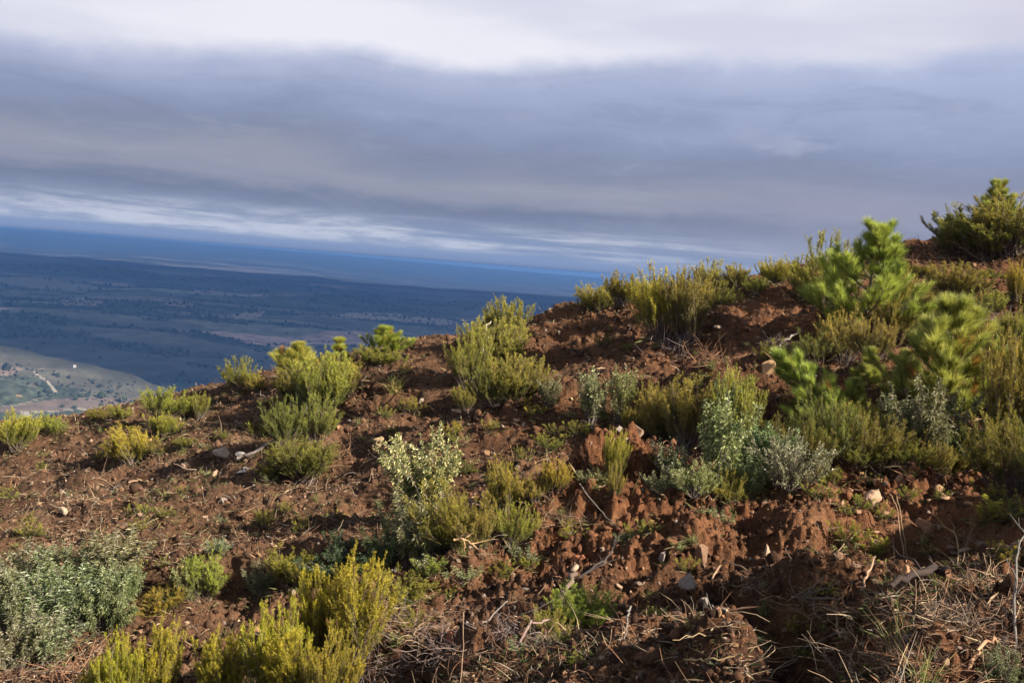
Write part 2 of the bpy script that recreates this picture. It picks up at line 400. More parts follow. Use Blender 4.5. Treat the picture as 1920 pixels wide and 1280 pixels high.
# ------------------------------------------------------------------ the hillside
def soil_tone(x, y):
    """broad changes of the soil itself: redder subsoil to the right and on the banks, greyer humus on the left"""
    k = sstep(x + 1.5 * perlin(x * 0.25, y * 0.25, 8), -6, 6)[:, None]
    a = np.array([0.95, 0.98, 0.98]); b = np.array([1.10, 0.95, 0.80])
    tone = a * (1 - k) + b * k
    tone = tone * (1.0 + 0.22 * perlin(x * 0.8, y * 0.8, 19))[:, None]
    s = sdist(x, y, BERMS[0][0]); fresh = np.exp(-((s + 0.5) / 1.6) ** 2)[:, None] * sstep(x, -1, 1)[:, None]
    return tone * (1 + fresh * np.array([0.38, 0.20, 0.06]))
NA, NR = 960, 1000
azs = np.linspace(R(-38), R(40), NA); rs = np.exp(np.linspace(math.log(2.7), math.log(50), NR))
AA, RR = np.meshgrid(azs, rs)
X = (RR * np.sin(AA)).ravel(); Y = (RR * np.cos(AA)).ravel()
Z = height(X, Y)
idx = np.arange(NA * NR).reshape(NR, NA)
F = np.stack([idx[:-1, :-1], idx[:-1, 1:], idx[1:, 1:], idx[1:, :-1]], -1).reshape(-1, 4)[:, ::-1]
me = mk_mesh('ground', np.stack([X, Y, Z], 1), F, M_SOIL, soil_tone(X, Y), True)
kind(link('ground', me), 'structure')
# the rest of the same hill, coarser, all the way down to the plain
azs = np.linspace(-math.pi, math.pi, 181); rs = np.concatenate([[0.05], np.exp(np.linspace(math.log(0.6), math.log(1000), 130))])
AA, RR = np.meshgrid(azs, rs); X = (RR * np.sin(AA)).ravel(); Y = (RR * np.cos(AA)).ravel(); Z = height(X, Y)
ins = (AA.ravel() > R(-37.9)) & (AA.ravel() < R(39.9)) & (RR.ravel() > 2.6) & (RR.ravel() < 51)
Z = Z - np.where(ins, 0.8, 0.0)
idx = np.arange(len(azs) * len(rs)).reshape(len(rs), len(azs))
F = np.stack([idx[:-1, :-1], idx[:-1, 1:], idx[1:, 1:], idx[1:, :-1]], -1).reshape(-1, 4)[:, ::-1]
kind(link('hillside', mk_mesh('hillside', np.stack([X, Y, Z], 1), F, M_SOIL, soil_tone(X, Y), True)), 'structure')

# ------------------------------------------------------------------ the plain, the nearer hill and the plateau far off
def plain_z(x, y):
    r = np.hypot(x, y)
    z = -352 + 44 * fbm(x / 2300, y / 2600, 201, 5, 0.5) * sstep(r, 1500, 4000)
    z = z + 7 * fbm(x / 420, y / 420, 231, 3, 0.5)
    # low wooded ridge about nine kilometres out
    z = z + 34 * np.exp(-((y - 9300 + 900 * perlin(x / 5000, 0 * x, 5) + 0.1 * x) / 700) ** 2)
    z = z + 26 * np.exp(-((y - 12500 - 0.2 * x) / 1100) ** 2)
    # plateau
    top = -5 - 86 * sstep(x, -9500, 3000)
    k = sstep(y + 900 * perlin(x / 3500, y / 9000, 9), 15500, 24000)
    z = z * (1 - k) + (top + 14 * fbm(x / 3500, y / 3500, 14, 4, 0.55)) * k
    # the nearer hill on the left: crest running away to the right and downwards
    u = x + 0.12 * (y - 1800)
    crest = -197 - 0.13 * np.maximum(0, u + 880) - 0.00075 * np.maximum(0, u + 640) ** 2 + 5 * perlin(x / 60, y / 60, 4)
    d = y - (1850 - 0.25 * (x + 700))
    prof = np.where(d < 0, crest - 0.085 * -d - 0.00002 * d * d, crest - 0.30 * d - 0.00015 * d * d) + 5 * fbm(x / 260, y / 260, 17, 3)
    return np.maximum(z, prof)
def far_hit(px, py, r0=700, r1=30000):
    v = ray(px, py); tt = np.exp(np.linspace(math.log(r0), math.log(r1), 4000))
    P = v[None] * (tt / math.hypot(v[0], v[1]))[:, None]
    b = P[:, 2] < plain_z(P[:, 0], P[:, 1])
    return P[np.argmax(b)] if b.any() else P[-1]
NA, NR = 1150, 820
azs = np.linspace(R(-33), R(33), NA); rs = np.exp(np.linspace(math.log(620), math.log(26400), NR))
AA, RR = np.meshgrid(azs, rs); X = (RR * np.sin(AA)).ravel(); Y = (RR * np.cos(AA)).ravel(); Z = plain_z(X, Y)
def inpoly(x, y, P):
    c = np.zeros(len(x), bool); n = len(P)
    for i in range(n):
        x1, y1 = P[i][:2]; x2, y2 = P[(i + 1) % n][:2]
        m = ((y1 > y) != (y2 > y)) & (x < (x2 - x1) * (y - y1) / (y2 - y1 + 1e-12) + x1); c ^= m
    return c
def far_colour(x, y):
    r = np.hypot(x, y)
    forest = np.array([0.010, 0.013, 0.011]); scrub = np.array([0.044, 0.044, 0.032]); tan = np.array([0.34, 0.235, 0.17]); grn = np.array([0.15, 0.15, 0.09])
    wx = x + 160 * perlin(x / 300, y / 300, 3); wy = y + 160 * perlin(x / 300, y / 300, 4)
    d1, cid, gap = worley(wx / 620, wy / 700, 44)
    # broad wood and open ground tones, painted in for missing relief shading
    big = sstep(fbm(x / 1900, y / 1500, 171, 4, 0.6), -0.25, 0.25)[:, None]
    # long belts of dark wood between paler open ground
    f1 = fbm(x / 1500, y / 620, 61, 5, 0.6) + 0.3 * perlin(x / 160, y / 200, 65)
    k = sstep(f1, -0.22, 0.30)[:, None]; c = forest * (1 - k) + scrub * (0.55 + 0.6 * big) * k
    open_ = sstep(fbm(x / 2600, y / 1500, 71, 4, 0.55), -0.12, 0.22) * sstep(r, 2700, 3700) * (1 - sstep(y, 8300, 8900) * (1 - sstep(y, 10400, 11500))) * (1 - sstep(y, 17000, 20000))
    kf = (open_ * sstep(f1, -0.25, 0.1) * (0.2 + 0.8 * (cid > 0.5)))[:, None]; hue = sstep((cid * 7.3) % 1.0, 0.3, 0.6)[:, None]
    c = c * (1 - 0.85 * kf) + 0.85 * kf * (tan * hue + grn * (1 - hue)) * (0.45 + 0.7 * ((cid * 13.7) % 1.0))[:, None]
    belt = np.exp(-((y - 9300 + 900 * perlin(x / 5000, 0 * x, 5) + 0.1 * x) / 560) ** 2)[:, None]; c = c * (1 - 0.85 * belt) + 0.85 * belt * forest
    pale = sstep(fbm(x / 2600, y / 700, 88, 4), 0.10, 0.42) * sstep(y, 10500, 12000) * (1 - sstep(y, 17000, 19500))
    c = c * (1 - 0.8 * pale[:, None]) + 0.8 * pale[:, None] * np.array([0.10, 0.092, 0.085])
    fw = (0.9 * sstep(y, 10800, 12200))[:, None]; c = c * (1 - fw) + fw * (forest * 1.1 + 0.11 * pale[:, None] * np.array([0.35, 0.32, 0.3]))
    sp = perlin(x / 26, y / 40, 5) * 0.5 + perlin(x / 70, y / 110, 6)
    c = c * (1 + 0.5 * np.clip(sp, -1, 1) * (1 - sstep(r, 5000, 14000)))[:, None]
    c = c * np.array([2.0, 1.8, 1.9])
    # nearer hill
    near = (y - (1850 - 0.25 * (x + 700)) < 130) & (x < -250) & (r < 2600)
    s2 = sstep(fbm(x / 90, y / 130, 7, 4, 0.6), -0.3, 0.5)[:, None]
    hc = np.array([0.020, 0.028, 0.017]) * (1 - s2) + np.array([0.050, 0.058, 0.036]) * s2
    hc = hc * (1 + 0.75 * np.clip(perlin(x / 9, y / 12, 9), -1, 1))[:, None]
    c = np.where(near[:, None], hc, c)
    cr = near & (y - (1850 - 0.25 * (x + 700)) > -170 + 60 * perlin(x / 50, y / 50, 2))
    c = np.where(cr[:, None], c * 0.5 + 0.5 * np.array([0.10, 0.08, 0.06]), c)
    return c
C = far_colour(X, Y)
def field(pxs, colr, soft=0.1):
    P = [far_hit(px, py, 700, 12000) for px, py in pxs]
    m = inpoly(X + 6 * perlin(X / 30, Y / 30, 1), Y + 10 * perlin(X / 40, Y / 40, 2), P)
    C[m] = np.array(colr) * (1 + soft * perlin(X[m] / 14, Y[m] / 14, 3))[:, None]
field([(0,763),(60,755),(120,748),(180,742),(225,745),(268,757),(255,775),(230,772),(120,770),(40,772),(0,770)], (0.105, 0.076, 0.060))
field([(0,683),(30,685),(42,693),(20,703),(0,704)], (0.13, 0.095, 0.075), 0.4)
field([(40,776),(130,772),(215,772),(235,776),(200,790),(100,792),(60,784)], (0.042, 0.052, 0.034))
field([(0,775),(30,776),(60,786),(110,796),(110,810),(0,812)], (0.03, 0.037, 0.026), 0.4)
field([(27,741),(38,741),(38,745),(27,745)], (0.25, 0.15, 0.07))
field([(432,590),(470,582),(500,583),(480,596),(440,598)], (0.30, 0.21, 0.16))
field([(560,592),(680,586),(760,590),(860,604),(840,610),(740,600),(660,597)], (0.33, 0.25, 0.19))
field([(110,562),(160,556),(200,566),(180,574),(120,572)], (0.25, 0.18, 0.13))
field([(365,544),(400,541),(410,548),(370,552)], (0.26, 0.18, 0.14))
field([(215,590),(275,592),(270,597),(225,596)], (0.2, 0.17, 0.1))
field([(0,520),(110,524),(200,540),(150,548),(40,535),(0,532)], (0.20, 0.16, 0.12))
field([(280,560),(330,562),(382,578),(350,576),(300,570)], (0.22, 0.15, 0.11))
def track(pxs, wd, colr):
    P = np.array([far_hit(px, py, 700, 12000)[:2] for px, py in pxs])
    near = np.abs(sdist(X, Y, P)) < wd; C[near] = colr
track([(60,694),(72,704),(88,714),(98,726),(105,735)], 2.6, (0.22, 0.19, 0.15))
track([(60,694),(85,691)], 5, (0.15, 0.125, 0.095))
track([(105,744),(60,752),(0,762)], 3, (0.16, 0.13, 0.10))
track([(90,786),(45,777),(40,773),(60,772),(180,768)], 2.5, (0.20, 0.18, 0.14))
C = np.clip(C, 0.006, 0.6)
idx = np.arange(NA * NR).reshape(NR, NA)
F = np.stack([idx[:-1, :-1], idx[:-1, 1:], idx[1:, 1:], idx[1:, :-1]], -1).reshape(-1, 4)[:, ::-1]
M_FAR = tone_mat('plain', 0.95, 0.035, 0.6)
kind(link('plain', mk_mesh('plain', np.stack([X, Y, Z], 1), F, M_FAR, C, True)), 'structure')
# a plain sheet below, out past the horizon on every side
g = 26500
me = mk_mesh('lowland', np.array([[-g, -g, -420], [g, -g, -420], [g, g, -420], [-g, g, -420]], float), np.array([[0, 1, 2, 3]]), M_FAR, np.tile(np.array([0.04, 0.045, 0.03]), (4, 1)))
kind(link('lowland', me), 'structure')

# ------------------------------------------------------------------ far trees and house
def ico(sub):
    bm = bmesh.new(); bmesh.ops.create_icosphere(bm, subdivisions=sub, radius=1.0)
    V = np.array([v.co[:] for v in bm.verts]); F = np.array([[v.index for v in f.verts] for f in bm.faces]); bm.free(); return V, F
IV1, IF1 = ico(1); IV2, IF2 = ico(2); IV3, IF3 = ico(3)
def blobs(P, size, tone, rng, base_=(IV1, IF1), jit=0.25, flat=(0.7, 1.2)):
    V0, F0 = base_; n = len(P); k = len(V0)
    a = rng.uniform(0, 2 * math.pi, n); ca, sa = np.cos(a), np.sin(a)
    V = V0[None] * (1 + rng.normal(0, jit, (n, k, 1)))
    V = V * (size[:, None] * rng.uniform(flat[0], flat[1], (n, 3)))[:, None]
    V = np.stack([V[..., 0] * ca[:, None] - V[..., 1] * sa[:, None], V[..., 0] * sa[:, None] + V[..., 1] * ca[:, None], V[..., 2]], -1) + P[:, None]
    F = (F0[None] + (np.arange(n) * k)[:, None, None]).reshape(-1, 3)
    return V.reshape(-1, 3), F, np.repeat(tone, k, 0)
rng = np.random.default_rng(4)
n = 32000
aa = rng.uniform(R(-27), R(9), n); rr = np.exp(rng.uniform(math.log(1300), math.log(11000), n))
tx = rr * np.sin(aa); ty = rr * np.cos(aa)
dens = sstep(-(fbm(tx / 1500, ty / 620, 61, 5, 0.6) + 0.3 * perlin(tx / 160, ty / 200, 65)), -0.12, 0.2)
keep = rng.uniform(0, 1, n) < np.where(rr < 2400, 0.95 * sstep(fbm(tx / 120, ty / 160, 311, 3), -0.1, 0.4) + 0.03, dens * 0.95 + 0.012)
tx, ty, rr = tx[keep], ty[keep], rr[keep]
sz = np.exp(rng.normal(1.15, 0.38, len(tx))) * (1 + np.clip(rr - 2500, 0, 8000) / 9000)
sz = np.where(rr < 2400, sz * np.exp(rng.normal(-0.75, 0.4, len(sz))), sz)
tz = plain_z(tx, ty) + sz * 0.6
V, F, T = blobs(np.stack([tx, ty, tz], 1), sz, rng.uniform(0.7, 1.3, (len(tx), 1)) * np.array([0.024, 0.028, 0.024]), rng)
kind(link('far_woodland', mk_mesh('far_woodland', V, F, M_FARLEAF, T)), 'stuff', 'dark scattered oaks and thickets over the distant plain')
def oak(px, py, wpx, label):
    p = far_hit(px, py, 700, 4000); d = p @ FWD; w = wpx * d / FPX
    r_ = np.random.default_rng(int(px * 7 + py)); root = bpy.data.objects.new('oak_tree', None); COL.objects.link(root); root.location = (p[0], p[1], p[2] - 0.3)
    tag(root, label, 'tree')
    q = r_.normal(0, 1, (260, 3)); q = unit(q) * (r_.uniform(0.5, 1, (260, 1)) ** 0.5) * np.array([w / 2, w / 2, w * 0.36]); q[:, 2] += w * 0.52
    V, F, T = blobs(q, r_.uniform(0.05, 0.12, 260) * w, r_.uniform(0.6, 1.4, (260, 1)) * np.array([0.040, 0.052, 0.030]), r_)
    link('crown', mk_mesh('crown', V, F, M_FARLEAF, T), root)
    P = np.array([[[0, 0, 0], [0, 0, w * 0.2], [w * 0.03, 0, w * 0.45]]]); V, F = tubes(P, np.array([[w * 0.06, w * 0.045, w * 0.03]]), 7)
    link('trunk', mk_mesh('trunk', V, F, M_BARK, np.tile([0.08, 0.06, 0.05], (len(V), 1))), root)
for args in [(191,747,16,'round dark oak at the far edge of the brown field, the largest there'),
             (231,754,15,'round dark oak near the right end of the distant brown field'),
             (245,760,10,'small oak at the very right tip of the distant brown field'),
             (142,750,9,'small reddish oak on the upper edge of the brown field below the track'),
             (152,744,9,'small oak between the track end and the largest field oak'),
             (118,763,7,'tiny oak standing inside the brown field, left of the other'),
             (140,766,8,'tiny dark oak in the middle of the distant brown field'),
             (190,761,7,'tiny oak inside the brown field below the largest oak'),
             (76,745,9,'dark oak above the left part of the brown field beside the track')]: oak(*args)
p = far_hit(140, 689, 700, 4000)
house = bpy.data.objects.new('white_house', None); COL.objects.link(house); house.location = (p[0], p[1], p[2] - 0.4); house.rotation_euler = (0, 0, 0.35); house.scale = (0.75, 0.75, 0.75)
tag(house, 'tiny white farm house on the shoulder of the nearer left hill', 'house')
M_WALL = tone_mat('limewash', 0.8, 1.5, 0.1)
def boxes(lst):
    V = []; F = []
    for (x0, y0, z0, x1, y1, z1) in lst:
        b = len(V); V += [(x0, y0, z0), (x1, y0, z0), (x1, y1, z0), (x0, y1, z0), (x0, y0, z1), (x1, y0, z1), (x1, y1, z1), (x0, y1, z1)]
        F += [[b + i for i in f] for f in ((0, 3, 2, 1), (4, 5, 6, 7), (0, 1, 5, 4), (1, 2, 6, 5), (2, 3, 7, 6), (3, 0, 4, 7))]
    return np.array(V, float), np.array(F)
def part(name, V, F, colr, parent, mat): return link(name, mk_mesh(name, V, F, mat, np.tile(colr, (len(V), 1))), parent)
part('wall', *boxes([(-3, -2.5, 0, 3, 2.5, 5.2)]), (0.5, 0.49, 0.47), house, M_WALL)
V = np.array([(-3.3, -2.8, 5.2), (3.3, -2.8, 5.2), (3.3, 2.8, 5.2), (-3.3, 2.8, 5.2), (-3.3, 0, 6.6), (3.3, 0, 6.6)], float)
part('roof', V, np.array([[0, 1, 5], [0, 5, 4], [2, 3, 4], [2, 4, 5], [1, 2, 5], [3, 0, 4]]), (0.55, 0.42, 0.34), house, M_WALL)
part('door', *boxes([(-0.5, -2.56, 0, 0.5, -2.5, 2.1)]), (0.2, 0.12, 0.08), house, M_WALL)
for sx in (-1.9, 1.9): part('window', *boxes([(sx - .4, -2.55, 3.0, sx + .4, -2.5, 4.1)]), (0.06, 0.07, 0.08), house, M_WALL)

# ------------------------------------------------------------------ plants: one set of meshes per kind and form
def stats(V):
    lo = np.percentile(V, 1.5, 0); hi = np.percentile(V, 98.5, 0); return hi[2], max(hi[0] - lo[0], 0.05)
def heath_form(seed, plumes=60, lean=38, nb=15, nn=34, bare=0.28, tips=(0.51, 0.445, 0.07), old=(0.20, 0.208, 0.038), nl=0.030, nw=0.0048, wisp=0.10):
    r_ = np.random.default_rng(seed)
    th = np.radians(lean) * np.sqrt(r_.uniform(0.0, 1, plumes)); ph = r_.uniform(0, 2 * math.pi, plumes)
    L = r_.uniform(0.58, 1.0, plumes) * (1 - 0.18 * (th / np.radians(lean)) ** 2)
    ts = np.linspace(0, 1, 6)
    def pos(i, tt):
        rad = np.sin(th[i]) * L[i] * (tt - 0.32 * tt ** 2) * 1.25; h = L[i] * (np.cos(th[i]) * tt + 0.12 * np.sin(th[i]) * tt ** 2)
        wob = 0.03 * np.sin(tt * 5 + ph[i] * 3)
        return np.stack([np.cos(ph[i]) * rad + wob * np.sin(ph[i]) + b0[i, 0], np.sin(ph[i]) * rad - wob * np.cos(ph[i]) + b0[i, 1], h], -1)
    b0 = r_.normal(0, 0.045, (plumes, 2))
    ii = np.arange(plumes)
    P = np.stack([pos(ii, np.full(plumes, q)) for q in ts], 1)
    SV, SF = tubes(P, np.stack([np.full(plumes, a) for a in (0.009, 0.007, 0.006, 0.004, 0.003, 0.0015)], 1) * r_.uniform(0.7, 1.2, (plumes, 1)), 4)
    # branchlets
    bi = np.repeat(ii, nb); bt = np.clip(bare + (1 - bare) * r_.uniform(0, 1, len(bi)) ** 0.75, 0, 0.995)
    bp = pos(bi, bt); d0 = unit(pos(bi, np.minimum(bt + 0.04, 1.04)) - pos(bi, bt - 0.04))
    bd = unit(d0 + unit(r_.normal(size=d0.shape)) * r_.uniform(0.2, 0.7, (len(bi), 1)) + np.array([0, 0, 0.28]))
    bl = (0.19 - 0.10 * bt) * r_.uniform(0.6, 1.25, len(bi)) * (1 + wisp)
    BV, BF = tubes(np.stack([bp, bp + bd * bl[:, None] * 0.55, bp + bd * bl[:, None] * 0.95], 1), np.tile([0.0025, 0.002, 0.001], (len(bi), 1)), 3)
    # needle leaves
    ni = np.repeat(np.arange(len(bi)), nn); nt = r_.uniform(0.12, 1.05, len(ni))
    npz = bp[ni] + bd[ni] * (bl[ni] * nt)[:, None] + r_.normal(0, 0.004, (len(ni), 3))
    nd = unit(bd[ni] * 0.75 + unit(r_.normal(size=(len(ni), 3))) * 0.8)
    LV, LF = needles(npz, nd, r_.uniform(0.6, 1.3, len(ni)) * nl, r_.uniform(0.7, 1.3, len(ni)) * nw, r_)
    pl = r_.normal(0, 0.16, plumes)[bi][ni]
    k = np.clip((bt[ni] - 0.45) * 1.3 + (nt - 0.5) * 0.35 + pl + r_.normal(0, 0.1, len(ni)), 0, 1)[:, None]
    tone = (np.array(old) * (1 - k) + np.array(tips) * k) * r_.uniform(0.75, 1.25, (len(ni), 1))
    brown = r_.uniform(0, 1, len(bi))[ni] < 0.06
    tone[brown] = np.array([0.15, 0.095, 0.045]) * r_.uniform(0.7, 1.3, (brown.sum(), 1))
    stc = np.tile([0.13, 0.095, 0.075], (len(SV), 1)) * r_.uniform(0.7, 1.3, (len(SV), 1))
    SVV = np.concatenate([SV, BV]); SFF = np.concatenate([SF, BF + len(SV)])
    stc = np.concatenate([stc, np.tile([0.12, 0.085, 0.05], (len(BV), 1))])
    h, w = stats(LV)
    return dict(stem=mk_mesh('stem', SVV, SFF, M_BARK, stc), foliage=mk_mesh('foliage', LV, LF, M_HEATH, np.repeat(tone, 3, 0)), h=h, w=w)
def pine_form(seed, h=1.7, whorls=5, droop=0.0, lop=0.0, dens=1.0, spread=0.75, nlen=(0.10, 0.21)):
    r_ = np.random.default_rng(seed)
    ax = []; rad = []; K = 6
    def curve(p0, d0, L, up):
        d = np.array(d0, float); P = [np.array(p0, float)]
        for i in range(K - 1):
            P.append(P[-1] + d / np.linalg.norm(d) * L / (K - 1)); d = d / np.linalg.norm(d) + np.array([lop * 0.25, 0, up]) + r_.normal(0, 0.05, 3)
        return np.array(P)
    ax.append(curve((0, 0, 0), (lop * 0.5, 0.02, 1), h, 0.1)); rad.append(np.linspace(0.028, 0.006, K))
    tr = ax[0]; dtop = tr[-1] - tr[-2]; shoots = [(tr[-1] - 0.30 * dtop / np.linalg.norm(dtop), tr[-1], 1.5, 1.0)]
    for q in np.linspace(0.10, 0.92, whorls):
        f = q * (K - 1); i0 = min(int(f), K - 2); p0 = tr[i0] * (1 - f + i0) + tr[i0 + 1] * (f - i0)
        nbr = r_.integers(5, 8); a0 = r_.uniform(0, 6.28)
        for b in range(nbr):
            a = a0 + b * 6.283 / nbr + r_.normal(0, 0.3); L = h * (spread * 0.58 * (1 - q) + 0.09) * r_.uniform(0.6, 1.2)
            e = R(12 + 38 * q) + r_.normal(0, 0.18)
            c = curve(p0, (math.cos(a) * math.cos(e), math.sin(a) * math.cos(e), math.sin(e)), L, 0.22 - droop); ax.append(c); rad.append(np.linspace(0.011, 0.0035, K))
            tn = r_.uniform(0, 1); shoots.append((c[-2], c[-1] + (c[-1] - c[-2]) * 0.4, 1.1, tn)); shoots.append((c[2], c[-2], 0.5, tn * 0.5))
            for s_ in range(int(2 + 6 * L)):
                j = r_.integers(1, 5); dd = unit(c[j + 1] - c[j]) + unit(r_.normal(size=3)) * 0.75 + np.array([0, 0, 0.35])
                cc = curve(c[j], dd, min(0.32, L * 0.45) * r_.uniform(0.6, 1.2), 0.3); ax.append(cc); rad.append(np.linspace(0.005, 0.0025, K)); shoots.append((cc[1], cc[-1], 0.8, r_.uniform(0, 1)))
    SV, SF = tubes(np.array(ax), np.array(rad), 5)
    A = np.array([s[0] for s in shoots]); B = np.array([s[1] for s in shoots]); Wt = np.array([s[2] for s in shoots]); Tn = np.array([s[3] for s in shoots])
    cnt = (Wt * 200 * dens).astype(int); si = np.repeat(np.arange(len(shoots)), cnt); nt = r_.uniform(0, 1.0, len(si)) ** 0.7
    D = unit(B - A)[si]; P = A[si] + (B - A)[si] * nt[:, None]
    u, v = perp_frame(D); an = r_.uniform(0, 6.283, len(si)); sp = r_.uniform(0.2, 0.95, len(si)) * (1.2 - 0.6 * nt)
    nd = unit(D + (u * np.cos(an)[:, None] + v * np.sin(an)[:, None]) * sp[:, None] + np.array([lop * 0.4, 0, 0.05]))
    L = r_.uniform(*nlen, len(si)); LV, LF = needles(P, nd, L, np.full(len(si), 0.0048), r_)
    k = np.clip(Tn[si][:, None] * 0.65 + 0.25 * nt[:, None] + r_.normal(0, 0.30, (len(si), 1)), 0, 1)
    tone = np.array([0.10, 0.135, 0.025]) * (1 - k) + np.array([0.56, 0.58, 0.15]) * k
    old = (Wt[si] < 0.6)[:, None]; tone = np.where(old, tone * 0.7, tone)
    dead = r_.uniform(0, 1, len(shoots))[si] < 0.02; tone[dead] = (0.34, 0.19, 0.05)
    hh, w = stats(LV)
    return dict(trunk=mk_mesh('trunk', SV, SF, M_BARK, np.tile([0.16, 0.12, 0.09], (len(SV), 1)) * r_.uniform(0.8, 1.2, (len(SV), 1))), needles=mk_mesh('needles', LV, LF, M_PINE, np.repeat(tone, 3, 0)), h=hh, w=w)
def rockrose_form(seed, stems=24, lean=48, nb=6, nl=22, ll=0.075, lw=0.013, cols=((0.12, 0.135, 0.045), (0.26, 0.265, 0.12), (0.44, 0.435, 0.265)), pw=(0.35, 0.45, 0.2), droop=0.35, bare=0.25):
    r_ = np.random.default_rng(seed)
    th = np.radians(lean) * np.sqrt(r_.uniform(0, 1, stems)); ph = r_.uniform(0, 6.283, stems); L = r_.uniform(0.6, 1.0, stems)
    d = np.stack([np.sin(th) * np.cos(ph), np.sin(th) * np.sin(ph), np.cos(th)], 1); b0 = np.concatenate([r_.normal(0, 0.05, (stems, 2)), np.zeros((stems, 1))], 1)
    ts = np.linspace(0, 1, 6); sag = unit(r_.normal(size=(stems, 3))) * 0.08
    P = b0[:, None] + d[:, None] * (L[:, None] * ts)[..., None] + sag[:, None] * np.sin(ts * 3.1)[None, :, None] + np.array([0, 0, 0.1]) * (ts ** 2)[None, :, None] * np.sin(th)[:, None, None]
    SV, SF = tubes(P, np.tile(np.linspace(0.009, 0.003, 6), (stems, 1)), 4)
    bi = np.repeat(np.arange(stems), nb); bt = r_.uniform(bare, 0.95, len(bi)); f = bt * 5; i0 = np.minimum(f.astype(int), 4); fr = (f - i0)[:, None]
    bp = P[bi, i0] * (1 - fr) + P[bi, i0 + 1] * fr
    bd = unit(d[bi] + unit(r_.normal(size=(len(bi), 3))) * 0.75 + np.array([0, 0, 0.35])); bl = r_.uniform(0.12, 0.34, len(bi)) * (1.15 - 0.5 * bt)
    BV, BF = tubes(np.stack([bp, bp + bd * bl[:, None] * 0.5, bp + bd * bl[:, None]], 1), np.tile([0.004, 0.003, 0.0015], (len(bi), 1)), 3)
    # every stem tip is a leafy shoot too
    bp = np.concatenate([bp, P[:, 3]]); bd = np.concatenate([bd, unit(P[:, 5] - P[:, 3])]); bl = np.concatenate([bl, np.linalg.norm(P[:, 5] - P[:, 3], axis=1)])
    ni = np.repeat(np.arange(len(bp)), nl); nt = np.tile(np.linspace(0.1, 1.0, nl), len(bp)) + r_.normal(0, 0.03, len(ni))
    D = bd[ni]; u, v = perp_frame(D); an = (np.arange(len(ni)) % 2) * math.pi + (np.arange(len(ni)) // 2) * 1.7 + r_.normal(0, 0.3, len(ni))
    side = u * np.cos(an)[:, None] + v * np.sin(an)[:, None]
    ld = unit(side * 1.0 + D * (0.25 + 0.9 * np.clip(nt, 0, 1) ** 2)[:, None])
    LV, LF = blades(bp[ni] + D * (bl[ni] * nt)[:, None], ld, r_.uniform(0.6, 1.2, len(ni)) * ll, r_.uniform(0.75, 1.25, len(ni)) * lw, r_, droop)
    ch = r_.choice(3, len(ni), p=pw); tone = np.array(cols)[ch] * r_.uniform(0.75, 1.25, (len(ni), 1))
    SVV = np.concatenate([SV, BV]); SFF = np.concatenate([SF, BF + len(SV)])
    h, w = stats(LV)
    return dict(stem=mk_mesh('stem', SVV, SFF, M_BARK, np.tile([0.15, 0.12, 0.10], (len(SVV), 1)) * r_.uniform(0.7, 1.3, (len(SVV), 1))), foliage=mk_mesh('foliage', LV, LF, M_CIST, np.repeat(tone, 4, 0)), h=h, w=w)
def grass_form(seed, n=60, ln=0.32, lean=50, cols=((0.20, 0.20, 0.06), (0.34, 0.26, 0.12), (0.12, 0.16, 0.04))):
    r_ = np.random.default_rng(seed); th = np.radians(lean) * r_.uniform(0, 1, n); ph = r_.uniform(0, 6.283, n)
    d = np.stack([np.sin(th) * np.cos(ph), np.sin(th) * np.sin(ph), np.cos(th)], 1); L = ln * r_.uniform(0.4, 1.0, n); w = r_.uniform(0.004, 0.008, n)
    p = np.concatenate([r_.normal(0, 0.035, (n, 2)), np.zeros((n, 1))], 1); s = unit(np.cross(d, r_.normal(size=d.shape)))
    m = p + d * (L * 0.6)[:, None]; out = np.stack([np.cos(ph), np.sin(ph), -0.3 * np.ones(n)], 1); e = m + unit(d + out * r_.uniform(0.2, 0.9, (n, 1))) * (L * 0.45)[:, None]
    V = np.stack([p - s * w[:, None] / 2, p + s * w[:, None] / 2, m + s * w[:, None] / 2, m - s * w[:, None] / 2, e], 1).reshape(-1, 3)
    b = np.arange(n)[:, None] * 5; F = np.concatenate([b + np.array([[0, 1, 2]]), b + np.array([[0, 2, 3]]), b + np.array([[3, 2, 4]])])
    tone = np.array(cols)[r_.integers(0, 3, n)] * r_.uniform(0.7, 1.3, (n, 1)); h, w_ = stats(V)
    return dict(me=mk_mesh('grass_tuft', V, F, M_GRASS, np.repeat(tone, 5, 0)), h=h, w=w_)
def brush_form(seed, n=70, L=(0.12, 0.55), flat=0.35, rad=0.0032, cols=((0.20, 0.125, 0.075), (0.27, 0.18, 0.11), (0.10, 0.065, 0.045), (0.15, 0.115, 0.09)), spread=0.2):
    """a tangle of dead twigs"""
    r_ = np.random.default_rng(seed); K = 7
    p = np.concatenate([r_.normal(0, spread, (n, 2)), np.abs(r_.normal(0, 0.07, (n, 1)))], 1)
    d = unit(np.concatenate([r_.normal(0, 1, (n, 2)), r_.normal(0.1, flat, (n, 1))], 1)); P = [p]
    l = r_.uniform(*L, n); cv = r_.normal(0, 0.22, (n, 3)) * np.array([1, 1, 0.6])
    for i in range(K - 1):
        P.append(P[-1] + d * (l / (K - 1))[:, None]); d = unit(d + cv + r_.normal(0, 0.12, (n, 3)))
    P = np.stack(P, 1); P[..., 2] = np.abs(P[..., 2])
    V, F = tubes(P, np.linspace(1, 0.35, K)[None] * rad * r_.uniform(0.5, 1.5, (n, 1)), 4)
    tone = np.array(cols)[r_.integers(0, len(cols), n)] * r_.uniform(0.7, 1.25, (n, 1)); h, w = stats(V)
    return dict(me=mk_mesh('brushwood', V, F, M_BARK, np.repeat(tone, K * 4, 0)), h=h, w=w)
